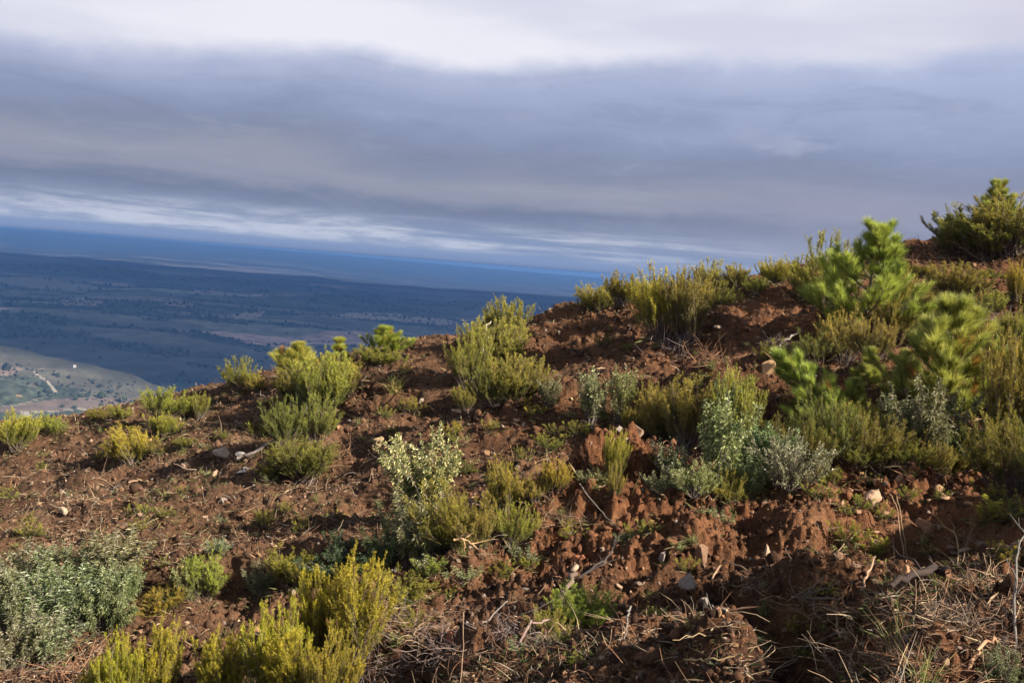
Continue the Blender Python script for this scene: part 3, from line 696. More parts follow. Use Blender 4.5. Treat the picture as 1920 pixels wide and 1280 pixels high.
HE = [heath_form(10 + i, plumes=n_, lean=l_, bare=b_) for i, (n_, l_, b_) in enumerate([(88, 36, 0.22), (100, 44, 0.2), (70, 30, 0.26), (90, 52, 0.18), (60, 32, 0.3), (112, 48, 0.16)])]
HE += [heath_form(16 + i, plumes=n_, lean=l_, bare=b_, nb=q_) for i, (n_, l_, b_, q_) in enumerate([(70, 46, 0.36, 13), (110, 40, 0.12, 14), (60, 54, 0.24, 18), (80, 42, 0.34, 14)])]
HF = [heath_form(30 + i, plumes=n_, lean=l_, bare=b_, nb=20, nn=42, nl=0.024, nw=0.0040, tips=(0.48, 0.43, 0.045), old=(0.20, 0.21, 0.03)) for i, (n_, l_, b_) in enumerate([(74, 32, 0.28), (84, 40, 0.24), (60, 28, 0.33)])]
HS = [heath_form(50 + i, plumes=14, lean=40, bare=0.15, nb=10, nn=30, nl=0.05, nw=0.009) for i in range(3)]
PI = [pine_form(70, 1.8, 7, dens=1.1), pine_form(71, 1.6, 6, spread=0.65), pine_form(72, 1.0, 5, spread=1.1, dens=1.2), pine_form(73, 1.4, 6, lop=-0.75), pine_form(74, 0.9, 4, spread=0.6), pine_form(75, 2.0, 8, spread=0.9)]
CI = [rockrose_form(90), rockrose_form(91, stems=30, lean=40), rockrose_form(92, stems=18, lean=34), rockrose_form(93, stems=34, lean=56, nl=24)]
CW = [rockrose_form(95, stems=34, lean=42, nb=9, nl=24, ll=0.048, lw=0.021, cols=((0.12, 0.16, 0.06), (0.27, 0.30, 0.15), (0.50, 0.48, 0.30)), pw=(0.35, 0.4, 0.25), droop=0.1, bare=0.2),
      rockrose_form(96, stems=40, lean=56, nb=9, nl=22, ll=0.040, lw=0.017, cols=((0.12, 0.15, 0.09), (0.24, 0.27, 0.18), (0.46, 0.45, 0.33)), pw=(0.35, 0.4, 0.25), droop=0.1, bare=0.2)]
CG = [rockrose_form(98, stems=26, lean=60, nb=7, nl=24, ll=0.06, lw=0.016, cols=((0.035, 0.070, 0.022), (0.07, 0.115, 0.04), (0.16, 0.2, 0.11)), pw=(0.5, 0.38, 0.12))]
CS = [rockrose_form(100 + i, stems=6, lean=45, nb=3, nl=16, ll=0.13, lw=0.026) for i in range(2)]
GR = [grass_form(110), grass_form(111, 90, 0.4, 60), grass_form(112, 50, 0.5, 40, ((0.16, 0.22, 0.05), (0.42, 0.33, 0.13), (0.2, 0.24, 0.08)))]
BR = [brush_form(120), brush_form(121, 150, (0.12, 0.5), 0.3, 0.0028), brush_form(122, 90, (0.12, 0.45), 0.6, 0.003, ((0.17, 0.13, 0.12), (0.22, 0.17, 0.15), (0.12, 0.09, 0.08))), brush_form(123, 80, (0.12, 0.45), 0.5, 0.004, ((0.30, 0.16, 0.085), (0.24, 0.12, 0.065), (0.17, 0.085, 0.045)))]

RNG = np.random.default_rng(7)
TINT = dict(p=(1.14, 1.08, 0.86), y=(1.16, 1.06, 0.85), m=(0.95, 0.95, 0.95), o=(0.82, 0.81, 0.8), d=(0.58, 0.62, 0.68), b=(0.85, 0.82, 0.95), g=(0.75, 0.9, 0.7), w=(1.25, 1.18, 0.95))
PLANTED = []
def plant(name, cat, forms, px, py, top, wpx, label, group=None, tint='m', lean=0.0, form=None, z_sink=0.03, off=0.0):
    p = hit(px, py)
    if off: p = p + np.array([p[0], p[1], 0]) / math.hypot(p[0], p[1]) * off
    d = float(p @ FWD); Hh = max(0.06, (py - top) * d / FPX) * 1.03; Ww = wpx * d / FPX
    f = forms[(form if form is not None else int(RNG.integers(0, len(forms))))]
    root = bpy.data.objects.new(name, None); COL.objects.link(root); root.empty_display_size = 0.1
    root.location = (p[0], p[1], hz(p[0], p[1]) - z_sink)
    root.scale = (Ww / f['w'], Ww / f['w'] * RNG.uniform(0.85, 1.1), Hh / f['h'])
    spin = 0 if forms is PI and form == 3 else RNG.uniform(0, 6.28)
    root.rotation_euler = (Euler((RNG.normal(0, 0.09), lean + RNG.normal(0, 0.09), 0)).to_matrix() @ Matrix.Rotation(spin, 3, 'Z')).to_euler()
    tag(root, label, cat, group); PLANTED.append((p[0], p[1], Ww))
    for k in ('stem', 'trunk', 'foliage', 'needles'):
        if k in f:
            o = link(k, f[k], root)
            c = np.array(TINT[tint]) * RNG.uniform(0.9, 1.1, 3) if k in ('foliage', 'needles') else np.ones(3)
            o.color = (*c, 1)
    return root
def heath(*a, **k):
    k.setdefault('z_sink', 0.04)
    if k.get('forms', HE) is HE and 'form' in k and (int(a[0]) * 7 + int(a[1])) % 5 < 2: k['form'] = 6 + int(a[0]) % 4
    return plant('heath_shrub', 'shrub', k.pop('forms', HE), *a, **k)
def pine(*a, **k):
    a = list(a); a[5:] = a[5:]; k['tint'] = 'p'
    if len(a) > 6: a = a[:6]
    return plant('young_pine', 'tree', PI, *a, **k)
def rose(*a, **k): return plant('rockrose_shrub', 'shrub', k.pop('forms', CI), *a, **k)

# --- foreground heaths along the bottom edge
FG = 'yellow heaths along the bottom of the slope'
heath(225,1350,1185,80,'bright yellow-green heath, the leftmost along the bottom edge', FG, 'y', forms=HF, form=0)
heath(283,1345,1178,70,'tall yellow heath touching the right side of the leftmost bottom heath', FG, 'y', forms=HF, form=2)
heath(180,1350,1240,60,'low yellow heath at the left foot of the leftmost bottom heath', FG, 'y', forms=HF, form=1)
heath(408,1345,1195,85,'small yellow heath alone in the gap left of the big bottom heaths', FG, 'y', forms=HF, form=2)
heath(510,1345,1150,100,'broad yellow heath left of the tallest bottom heath', FG, 'y', forms=HF, form=0)
heath(460,1350,1240,70,'low yellow heath on the bottom edge between two taller ones', FG, 'y', forms=HF, form=1)
heath(550,1345,1185,80,'yellow heath on the bottom edge in front of the broad one', FG, 'y', forms=HF, form=2)
heath(655,1290,1080,115,'tallest yellow heath by the bottom edge with grey bare twigs at its foot', FG, 'y', forms=HF, form=2)
heath(595,1250,1085,80,'yellow heath at the left shoulder of the tallest bottom heath', FG, 'y', forms=HF, form=0)
heath(610,1350,1190,110,'olive tinged heath in front of the tallest bottom heath', FG, 'm', forms=HF, form=1)
heath(545,1112,1048,90,'greyish green heath on the soil bank above the bottom yellow heaths', None, 'o')
# --- left rim of the hill
heath(30,848,780,80,'yellow heath on the hill rim at the left edge of the photo', None, 'y', form=1)
heath(88,815,778,60,'smaller heath on the rim just right of the left edge heath', None, 'm', form=0)
heath(185,792,768,45,'low dark heath on the rim below the distant green field', None, 'o')
heath(222,788,764,40,'low yellow heath on the rim below the right end of the brown field', None, 'm')
heath(300,790,732,90,'dense rounded heath on the rim in front of the distant hill foot', None, 'm', form=3)
heath(347,785,742,42,'thin upright heath on the rim beside the dense rounded one', None, 'o', form=2)
heath(376,792,740,34,'slender yellow sprig heath at the start of the rising rim', None, 'm', form=4)
heath(305,818,775,55,'yellow heath just below the dense rounded rim heath', None, 'y', form=1)
heath(250,872,800,80,'yellow heath with a grey twiggy foot, alone on the left slope', None, 'y', form=2, lean=-0.1)
heath(345,845,825,40,'tiny green heath right of the lone left slope heath', None, 'o')
heath(450,735,678,75,'dark spiky heath at the top left corner of the rising rim', None, 'o', form=3)
heath(483,733,702,34,'small bright heath beside the spiky one at the rim corner', None, 'm')
# --- the clump around the three tufted pine
pine(553,722,646,75,'bright pine with three tufted tops on the left rim', None, 'm', form=2)
pine(637,694,633,44,'slim pine tuft on the rim between the three tufted and the round pine', None, 'm', form=4)
pine(725,668,611,70,'round bushy pine on the rim before the blue valley', None, 'w', form=2)
heath(715,684,650,90,'low heath skirt at the foot of the round rim pine', None, 'o', form=5)
heath(605,790,682,95,'tall yellow heath below the three tufted pine', None, 'm', form=0)
heath(645,748,668,70,'yellow heath below the slim rim pine', None, 'm', form=2)
heath(565,765,700,80,'wide olive heath left of the tall yellow one under the pine', None, 'o', form=5)
heath(590,830,745,70,'olive heath at the lower end of the clump under the pine', None, 'o', form=4)
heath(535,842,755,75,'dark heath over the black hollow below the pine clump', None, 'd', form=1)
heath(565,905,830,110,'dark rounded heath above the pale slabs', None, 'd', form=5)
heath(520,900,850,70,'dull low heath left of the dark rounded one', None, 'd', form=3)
rose(570,780,715,30,'thin silvery rockrose standing inside the tall yellow heath', None, 'w', form=2)
# --- the big clump in the middle of the rim
heath(955,645,566,85,'heath on the skyline at the top of the middle clump', None, 'm', form=0)
heath(905,640,600,45,'small heath tip left of the top of the middle clump', None, 'm', form=4)
heath(925,705,602,110,'broad pale green heath in the heart of the middle clump', None, 'm', form=1)
heath(880,745,635,85,'heath on the left flank of the middle clump', None, 'o', form=0)
heath(965,752,668,105,'rounded heath on the lower right of the middle clump', None, 'm', form=5)
heath(925,772,700,90,'dark heath at the foot of the middle clump over the black hollow', None, 'd', form=3)
heath(875,770,715,50,'reddish low heath at the lower left of the middle clump', None, 'b', form=3)
pine(925,670,614,42,'pale pine tuft half hidden in the middle heath clump', None, 'g', form=4)
# --- skyline to the right
heath(1125,585,531,80,'wide low heath on the skyline bump left of the big yellow one', None, 'm', form=5)
heath(1165,582,526,60,'feathery heath on the same skyline bump, its right half', None, 'o', form=2)
heath(1240,640,503,95,'big yellow heath on the skyline right of the bump', None, 'y', form=0)
heath(1215,600,520,50,'yellow heath tucked behind the left of the big skyline heath', None, 'y', form=2)
heath(1285,650,520,80,'heath with bare grey stems right of the big skyline heath', None, 'b', form=4)
heath(1330,545,488,75,'rounded heath on the skyline left of the grey gap', None, 'm', form=1)
heath(1385,548,500,45,'narrow heath on the skyline beside the grey gap', None, 'm', form=2)
heath(1350,575,530,70,'brownish heath just below the rounded skyline heath', None, 'b', form=3)
heath(1452,535,490,58,'yellow heath on the skyline before the big pine clump', None, 'y', form=5)
heath(1420,550,515,50,'thin brown heath below the grey skyline gap', None, 'b', form=4)
# --- the big pine clump
heath(1550,575,445,130,'large olive heath behind the left side of the big pine', None, 'o', form=1)
heath(1510,560,480,70,'lower olive heath at the left end of the big pine clump', None, 'o', form=3)
pine(1618,630,424,215,'tallest pine on the slope, broad and pale green, cutting the skyline', None, 'w', form=5)
pine(1575,640,540,80,'lower pine branch tree at the left foot of the tallest pine', None, 'm', form=1)
heath(1665,600,500,60,'yellow heath at the right shoulder of the tallest pine', None, 'm', form=2)
heath(1660,640,560,80,'olive heath under the right side of the tallest pine', None, 'o', form=4)
heath(1580,690,588,85,'golden heath below the tallest pine', None, 'm', form=0)
heath(1635,690,610,90,'brown dry heath right of the golden one below the tallest pine', None, 'b', form=5)
heath(1450,690,645,60,'dull green heath in the deep shade above the orange boulder', None, 'o', form=3)
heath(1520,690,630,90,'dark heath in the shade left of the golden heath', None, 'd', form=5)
# --- top right corner
heath(1828,478,398,140,'dark rounded heath on the skyline, left part of the top right clump', None, 'o', form=5)
heath(1895,480,376,150,'heath at the right edge of the top right skyline clump', None, 'o', form=1)
heath(1860,482,400,150,'rounded dark heath filling the middle of the top right clump', None, 'o', form=0)
heath(1805,482,425,90,'rounded heath on the left slope of the top right clump', None, 'm', form=3)
pine(1868,470,342,85,'pine rising out of the skyline heaths in the top right corner', None, 'w', form=0)
heath(1788,478,432,50,'small twiggy heath at the left foot of the top right clump', None, 'b', form=4)
# --- right slope, low growth
GS = 'low heaths on the right slope'
for px, py, tp, w, tn, lb in [(1785,565,505,110,'o','wide low heath on the right slope under the top clump'),(1745,585,540,70,'b','brown low heath left of the wide one on the right slope'),
        (1845,590,540,70,'m','low green heath right of the wide one on the right slope'),(1903,570,500,34,'y','thin yellow sprig at the right edge under the top clump'),
        (1800,625,580,120,'o','spreading heath behind the top of the second pine'),(1860,640,590,90,'b','dry heath behind and right of the second pine'),
        (1730,650,600,70,'d','dark heath between the tallest pine and second pine'),(1905,640,590,50,'m','yellowish heath at the right edge above the tall right heath'),
        (1690,590,545,60,'b','brown heath below the right shoulder of the tallest pine'),(1725,520,495,50,'o','flat heath high on the right slope near the skyline'),(1860,530,505,60,'b','flat brown heath just below the top right clump')]:
    heath(px, py, tp, w, lb, GS, tn)
pine(1758,800,570,190,'second pine, bright green and cone shaped, on the upper bank', None, 'w', form=0)
pine(1700,760,660,80,'small pine at the left foot of the second pine', None, 'm', form=1)
pine(1822,740,645,60,'small pine branch tree at the right of the second pine', None, 'm', form=1)
pine(1545,800,662,140,'wind bent pine leaning left on the upper bank edge', None, 'w', form=3)
pine(1622,725,650,55,'slim pale pine tuft between the leaning and the second pine', None, 'w', form=4)
pine(1598,790,712,80,'dull little pine right of the leaning pine', None, 'g', form=1)
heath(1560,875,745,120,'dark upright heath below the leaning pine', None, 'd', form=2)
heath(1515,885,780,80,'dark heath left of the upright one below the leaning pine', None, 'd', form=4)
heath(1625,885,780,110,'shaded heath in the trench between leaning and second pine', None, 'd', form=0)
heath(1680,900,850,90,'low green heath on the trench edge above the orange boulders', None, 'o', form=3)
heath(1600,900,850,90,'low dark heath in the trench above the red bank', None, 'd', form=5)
rose(1735,875,735,150,'large grey rockrose with bare pale stems under the second pine', None, 'm', form=3)
rose(1800,870,775,110,'rockrose at the right of the large grey one', None, 'g', form=0)
rose(1680,850,740,90,'rockrose at the left foot of the second pine', None, 'm', form=2)
heath(1885,870,640,120,'tall dark heath at the right edge beside the second pine', None, 'o', form=1)
heath(1925,850,600,90,'tall yellow heath cut by the right edge', None, 'm', form=0)
heath(1900,925,770,150,'dark spreading heath at the right edge over the shaded bank', None, 'd', form=3)
heath(1830,890,810,90,'green heath left of the spreading right edge heath', None, 'o', form=5)
# --- rockrose trench in the middle
TR = 'heaths filling the shaded trench behind the red bank'
for px, py, tp, w, tn, lb in [(1590,850,760,90,'o','upright heath between the dark pair in the trench'),(1655,845,770,80,'o','heath right of the leaning pine, in the trench'),(1730,890,820,90,'o','heath under the large grey rockrose'),
        (1780,895,840,80,'m','yellow green heath at the trench edge under the grey rockrose'),(1545,905,850,70,'o','heath beside the pale bushy rockrose, on its right'),
        (1440,870,790,70,'d','dark heath behind the pale bushy rockrose'),(1325,800,730,70,'m','heath at the left shoulder of the tall green rockrose'),(1395,790,715,70,'o','heath at the right shoulder of the tall green rockrose'),(1900,770,660,90,'o','heath at the right edge behind the tall dark one')]:
    heath(px, py, tp, w, lb, TR, tn)
rose(1380,925,830,80,'silvery rockrose between the upright one and the pale bushy one', None, 'm', form=1)
rose(1450,920,810,70,'dark green rockrose standing behind the pale bushy one on its left', None, 'g', form=2)
rose(1850,880,800,70,'rockrose at the left foot of the right edge heaths', None, 'm', form=2)
heath(1290,838,715,120,'tall olive heath in the trench left of the tall rockrose', None, 'o', form=0)
heath(1245,830,735,90,'olive heath at the left end of the rockrose trench', None, 'o', form=1)
rose(1350,860,725,80,'tall green rockrose below the orange boulder', None, 'g', form=2)
heath(1375,870,705,80,'tall olive heath rising beside the tall green rockrose', None, 'm', form=0)
rose(1340,935,760,95,'upright silvery rockrose in the middle of the trench', None, 'w', form=2)
rose(1272,915,808,75,'spiky dark rockrose left of the upright silvery one', None, 'm', form=2)
rose(1410,880,800,85,'shaded rockrose behind the pale bushy one', None, 'g', form=0)
rose(1480,945,850,150,'pale bushy rockrose with whitish leaves on the bank edge', None, 'w', forms=CW, form=1)
rose(1410,945,860,80,'silver rockrose at the left of the pale bushy one', None, 'm', form=0)
rose(1300,955,890,90,'low blue-green rockrose at the lip of the trench', None, 'w', form=3)
rose(1245,940,885,60,'little rockrose at the left lip of the trench', None, 'm', form=0)
heath(1370,945,880,70,'yellow heath among the silvery rockroses at the lip', None, 'm', form=2)
rose(1110,805,703,62,'silvery rockrose standing alone on the slope, left of a pair', None, 'w', form=2)
rose(1160,808,706,50,'silvery rockrose standing alone on the slope, right of a pair', None, 'w', form=2)
rose(1030,765,708,50,'small rockrose right of the middle heath clump', None, 'm', form=0)
heath(1185,815,770,50,'yellow green heath at the foot of the silvery pair', None, 'm', form=3)
heath(1220,800,725,55,'olive heath just right of the silvery pair', None, 'o', form=0)
# --- white leaved bush and its neighbours
rose(800,975,820,130,'whitish leaved rounded bush, the palest on the slope', None, 'w', forms=CW, form=0)
rose(765,1065,945,140,'dark twiggy rockrose below the whitish bush', None, 'm', form=1)
rose(720,1075,990,80,'green rockrose at the left of the dark twiggy one', None, 'g', form=0)
rose(645,1092,1015,130,'glossy dark green shrub on the bank left of the rockroses', None, 'm', forms=CG, form=0)
heath(752,1115,1058,110,'light green heath below the dark twiggy rockrose', None, 'm', form=5)
heath(850,1045,920,120,'leaning grey green heath right of the whitish bush', None, 'o', form=0, lean=-0.35)
heath(895,1040,930,110,'leaning heath with bare grey stems, right of the other leaning one', None, 'b', form=4, lean=-0.3)
heath(942,975,884,66,'upright light heath above the grey brushwood', None, 'm', form=2)
heath(960,1020,935,80,'heath beside the brushwood pile in the middle', None, 'm', form=0)
heath(1035,940,878,54,'small bushy heath in the open soil right of the upright light one', None, 'y', form=1)
heath(1000,955,915,60,'low heath between the upright and the small bushy one', None, 'm', form=3)
heath(1145,925,832,40,'column like heath with a bare grey waist, on the soil bank', None, 'y', form=2)
heath(1150,960,895,34,'little heath at the foot of the column like one', None, 'm', form=4)
heath(870,890,865,50,'flat dark green heath right above the whitish bush', None, 'd', form=5)
rose(1110,930,895,70,'blue-green rockrose lying behind the soil bank', None, 'w', form=3)
# --- left rockrose thicket
GL = 'silvery rockrose thicket at the lower left'
for px, py, tp, w, f, lb in [(40,1130,1035,120,0,'rockrose at the upper left of the thicket by the photo edge'),(120,1120,1030,120,1,'rockrose at the top middle of the lower left thicket'),
        (200,1115,1008,120,2,'tallest rockrose at the top right of the lower left thicket'),(30,1200,1085,120,3,'rockrose in the left middle of the thicket'),
        (110,1200,1080,150,1,'broad rockrose in the heart of the thicket'),(190,1180,1070,130,3,'broad rockrose on the right flank of the thicket'),
        (20,1255,1140,120,0,'rockrose at the lower left corner of the thicket'),(85,1245,1150,110,2,'rockrose at the bottom front of the thicket'),(235,1140,1060,70,0,'small rockrose on the right end of the thicket')]:
    rose(px, py, tp, w, lb, GL, 'm', form=f)
heath(382,1115,1040,75,'grey green heath right of the rockrose thicket', None, 'm', form=0)
rose(362,1120,1055,60,'small rockrose at the left foot of the grey green heath', None, 'w', form=0)
heath(312,1140,1092,90,'low yellow heath leaning over the soil bank', None, 'y', form=3, lean=-0.3)
rose(405,1062,1034,50,'tiny whitish leaved plant above the grey green heath', None, 'w', forms=CW, form=1)
rose(480,1125,1070,60,'thin rockrose on the lip of the left soil bank', None, 'm', form=2)
# --- foreground green
heath(1085,1165,1085,110,'sprawling bright green heath beside the cut log', None, 'g', forms=HE, form=3)
heath(1030,1190,1120,90,'flattened heath at the left of the cut log', None, 'o', form=5)
rose(1885,1290,1220,110,'small grey green rockrose in the bottom right corner', None, 'm', form=3)
heath(770,1180,1140,70,'grey low heath on the soil right of the tallest bottom heath', None, 'o', form=3)
# tall growth just outside the right edge: its shadow lies over the bank at the right
heath(2120,1010,720,330,'broad heath just past the right edge above the shaded bank', None, 'o', form=1)
heath(1995,1040,735,130,'tall heath just past the right edge beside the shaded bank', None, 'd', form=3)
# --- small sprigs over the slope
def sprigs(n, box, forms, name, cat, label, group, hp, tints, seed):
    r_ = np.random.default_rng(seed); k = 0
    while k < n:
        px = r_.uniform(box[0], box[2]); py = r_.uniform(box[1], box[3])
        rim = np.interp(px, [q[0] for q in RIDGE], [q[1] for q in RIDGE])
        if py < rim + 6: continue
        s = 0.55 + 0.75 * (py - rim) / (1280 - rim); h = r_.uniform(*hp) * s
        plant(name, cat, forms, px, py, py - h, h * r_.uniform(1.0, 1.9), label, group, tints[r_.integers(0, len(tints))], z_sink=0.02); k += 1
sprigs(110, (0, 640, 1920, 1100), HS, 'heath_sprig', 'shrub', 'small heath sprig growing out of the churned soil', 'small heath sprigs over the slope', (18, 44), 'mmoyb', 1)
sprigs(34, (0, 760, 1920, 1270), CS, 'rockrose_seedling', 'shrub', 'small rockrose seedling in the churned soil', 'rockrose seedlings over the slope', (18, 34), 'mmw', 2)
sprigs(14, (700, 1060, 1920, 1275), HS, 'heath_sprig', 'shrub', 'small heath sprig growing out of the churned soil', 'small heath sprigs over the slope', (18, 36), 'goo', 3)

# ------------------------------------------------------------------ grass tufts and brushwood
def single(name, me_d, px, py, hpx, wpx, label, cat, group=None, rotz=None, tint=(1, 1, 1), sink=0.02):
    p = hit(px, py); d = float(p @ FWD)
    o = link(name, me_d['me']); o.location = (p[0], p[1], hz(p[0], p[1]) - sink)
    o.scale = (wpx * d / FPX / me_d['w'],) * 2 + (hpx * d / FPX / me_d['h'],)
    o.rotation_euler = (RNG.normal(0, 0.1), RNG.normal(0, 0.1), RNG.uniform(0, 6.28) if rotz is None else rotz); o.color = (*tint, 1)
    return tag(o, label, cat, group)
r_ = np.random.default_rng(12); k = 0
while k < 150:
    px, py = r_.uniform(0, 1920), r_.uniform(620, 1275)
    rim = np.interp(px, [q[0] for q in RIDGE], [q[1] for q in RIDGE])
    if py < rim + 4 or (py > 930 and px < 1000 and r_.uniform() < 0.6): continue
    s = 0.5 + 0.9 * (py - rim) / (1280 - rim)
    single('grass_tuft', GR[r_.integers(0, 3)], px, py, r_.uniform(14, 30) * s, r_.uniform(22, 50) * s, 'dry grass tuft in the churned soil', 'grass', 'dry grass tufts over the slope'); k += 1
single('grass_tuft', GR[2], 1690, 1215, 130, 120, 'long green and straw grass blades standing in the bottom right brush', 'grass')
single('grass_tuft', GR[2], 1730, 1290, 110, 100, 'green grass blades on the bottom edge below the dark log', 'grass')
single('grass_tuft', GR[1], 740, 740, 40, 50, 'straw coloured grass clump on the slope left of the black hollow', 'grass', None, None, (1.5, 1.3, 1.1))
for px, py, h, w, f, lb in [(1050,985,42,170,1,'grey brushwood pile behind the soil bank in the middle'),(1545,1150,70,250,1,'wide mat of dead twigs left of the dark log'),
        (1640,1240,70,260,0,'tangle of dead twigs below the dark log'),(1790,1190,60,200,1,'twig heap right of the dark log'),(1870,1130,70,150,0,'dead twigs under the pale branch at the right edge'),
        (790,1215,55,170,0,'twig heap right of the tallest bottom heath'),(690,1300,90,130,2,'bare grey twigs at the foot of the tallest bottom heath'),
        (1330,690,50,90,3,'rusty root tangle in the shade under the skyline heaths'),(1270,665,50,110,2,'dark dead twigs under the big skyline heath'),(1640,590,30,70,2,'bare twigs under the tallest pine'),
        (1790,475,40,130,3,'rust brown twig heap below the top right clump'),(1880,480,35,140,0,'pale dead branches at the foot of the top right clump'),(1740,500,28,150,3,'rusty twig litter heap on the right skyline'),
        (620,860,40,80,3,'rust brown twig clump right of the dark heath'),(660,850,30,80,0,'pale dry twig clump above the whitish bush'),(150,1270,70,130,3,'rusty twig heap in front of the rockrose thicket'),
        (960,1200,60,140,2,'grey twigs around the flattened heath'),(1430,1110,45,120,0,'pale root tangle right of the curved root'),(1840,610,40,120,2,'grey dead brush on the right slope'),
        (930,1020,50,120,2,'grey dead stems under the leaning heath'),(1480,660,30,110,2,'dark dead branches lying in the shade'),(450,720,18,60,3,'rusty bracken at the rim corner'),(1250,600,30,60,2,'grey stems at the base of the big skyline heath'),
        (1900,1240,70,140,1,'twig heap in the bottom right corner')]:
    single('brushwood', BR[f], px, py, h, w, lb, 'brushwood')

r_ = np.random.default_rng(14)
for q in range(10):
    px, py = r_.uniform(1540, 1910), r_.uniform(1105, 1275)
    single('brushwood', BR[r_.choice([0, 1, 1, 3])], px, py, r_.uniform(30, 50), r_.uniform(120, 200), 'low mat of dead twigs on the soil at the lower right', 'brushwood', 'dead twig mats at the lower right', None, (1.35, 1.25, 1.15))
for q in range(8):
    px, py = r_.uniform(740, 1100), r_.uniform(1190, 1275)
    single('brushwood', BR[r_.choice([0, 1, 2])], px, py, r_.uniform(30, 50), r_.uniform(110, 170), 'low mat of dead twigs on the soil at the bottom middle', 'brushwood', 'dead twig mats at the bottom middle', None, (1.2, 1.1, 1.0))

# ------------------------------------------------------------------ sticks, logs and roots
def stick(name, pts_px, r0, r1, colr, label, cat='stick', group=None, lift=0.05, twigs=0, sag=None, ends=None):
    """a branch through given photo points, lying on the soil; lift gives the height of each point above it"""
    P = []
    for i, (px, py) in enumerate(pts_px):
        p = hit(px, py); p[2] = hz(p[0], p[1]) + (lift[i] if isinstance(lift, (list, tuple)) else lift); P.append(p)
    P = np.array(P); K = 14
    tt = np.linspace(0, len(P) - 1, K); C_ = np.stack([np.interp(tt, np.arange(len(P)), P[:, a]) for a in range(3)], 1)
    C_ = (np.concatenate([C_[:1], C_[:-1]]) + 2 * C_ + np.concatenate([C_[1:], C_[-1:]])) / 4
    rg = np.random.default_rng(int(pts_px[0][0] * 3 + pts_px[0][1])); C_[1:-1] += rg.normal(0, r0 * 0.7, (K - 2, 3))
    org = C_[0].copy(); allP = [(C_ - org)]; allR = [np.linspace(r0, r1, K) * rg.uniform(0.85, 1.15, K)]
    for q in range(twigs):
        j = rg.integers(3, K - 2); dd = unit(C_[j + 1] - C_[j]) + unit(rg.normal(size=3)) * 0.8 + np.array([0, 0, 0.35]); L = rg.uniform(0.1, 0.3)
        Q = [C_[j] - org]
        for s in range(K - 1): Q.append(Q[-1] + unit(dd) * L / (K - 1)); dd = dd + rg.normal(0, 0.12, 3)
        allP.append(np.array(Q)); allR.append(np.linspace(min(r1, 0.007), min(r1, 0.007) * 0.35, K))
    V, F = tubes(np.array(allP), np.array(allR), 8)
    b = len(V); ct = allP[0]; V = np.concatenate([V, ct[:1], ct[-1:]])   # end faces
    cap = [[i, (i + 1) % 8, b, b] for i in range(8)] + [[(K - 1) * 8 + (i + 1) % 8, (K - 1) * 8 + i, b + 1, b + 1] for i in range(8)]
    tone = np.tile(colr, (len(V), 1)) * rg.uniform(0.75, 1.25, (len(V), 1))
    if ends is not None: tone[[b, b + 1]] = ends; tone[(K - 1) * 8:K * 8] = ends
    T = np.concatenate([np.stack([F[:, 0], F[:, 1], F[:, 2]], 1), np.stack([F[:, 0], F[:, 2], F[:, 3]], 1), np.array(cap)[:, :3]])
    o = link(name, mk_mesh(name, V, T, M_BARK, tone, True)); o.location = org
    return tag(o, label, cat, group)
DK, BRN, PAL, STR, GRY = (0.035, 0.022, 0.017), (0.13, 0.075, 0.045), (0.30, 0.19, 0.115), (0.33, 0.23, 0.115), (0.18, 0.155, 0.13)
stick('log', [(1662,1150),(1700,1140),(1745,1138),(1776,1142)], 0.012, 0.023, DK, 'dark curved log with a pale broken end lying on twigs at the lower right', 'log', None, [0.06, 0.13, 0.15, 0.15], 3, None, (0.17, 0.085, 0.048))
stick('branch_stub', [(1688,1130),(1700,1112),(1706,1118)], 0.013, 0.008, (0.17, 0.085, 0.05), 'orange brown stub rising behind the dark curved log', 'log', None, [0.0, 0.05, 0.07])
stick('log', [(1030,1168),(1052,1150),(1076,1128)], 0.022, 0.019, (0.13, 0.09, 0.065), 'cut log slanting up out of the green heath, pale sawn end', 'log', None, [0.02, 0.1, 0.22], 2, None, (0.5, 0.36, 0.24))
stick('fallen_branch', [(1050,1120),(1110,1095),(1145,1060),(1153,1015)], 0.013, 0.006, (0.045, 0.035, 0.03), 'dark forked branch curving above the sprawling green heath', 'branch', None, [0.03, 0.08, 0.1, 0.1], 6)
stick('stick', [(1613,1112),(1638,1078)], 0.009, 0.008, PAL, 'straight pale stick below the orange stone', 'stick', None, [0.02, 0.1])
stick('root', [(1332,1098),(1350,1082),(1380,1080),(1412,1090)], 0.008, 0.005, PAL, 'pale root bent into an arch over the soil', 'root', None, [0.0, 0.1, 0.12, 0.05])
stick('root', [(1345,1105),(1352,1125),(1355,1160)], 0.006, 0.003, (0.34, 0.2, 0.11), 'thin forked root hanging below the arched root', 'root', None, [0.05, 0.04, 0.01], 5)
stick('fallen_branch', [(1900,1250),(1893,1170),(1898,1120),(1925,1085)], 0.0055, 0.004, (0.15, 0.13, 0.11), 'grey lichen covered branch standing at the right edge', 'branch', None, [0.0, 0.2, 0.3, 0.36], 5)
stick('stick', [(1808,1290),(1840,1262),(1868,1240)], 0.008, 0.005, (0.36, 0.2, 0.11), 'slanting orange stick in the bottom right corner', 'stick', None, [0.02, 0.06, 0.1])
stick('stick', [(1560,1180),(1568,1225),(1590,1250),(1612,1290)], 0.008, 0.004, PAL, 'long bent stalk running down past the black pit', 'stick', None, [0.12, 0.08, 0.05, 0.03], 3)
stick('stick', [(1505,1258),(1560,1225),(1620,1195)], 0.006, 0.005, GRY, 'thin grey stick slanting across the black pit', 'stick', None, 0.06)
stick('stick', [(1480,1135),(1520,1148),(1575,1150)], 0.007, 0.005, GRY, 'grey wavy stick lying left of the dark log', 'stick', None, 0.07, 3)
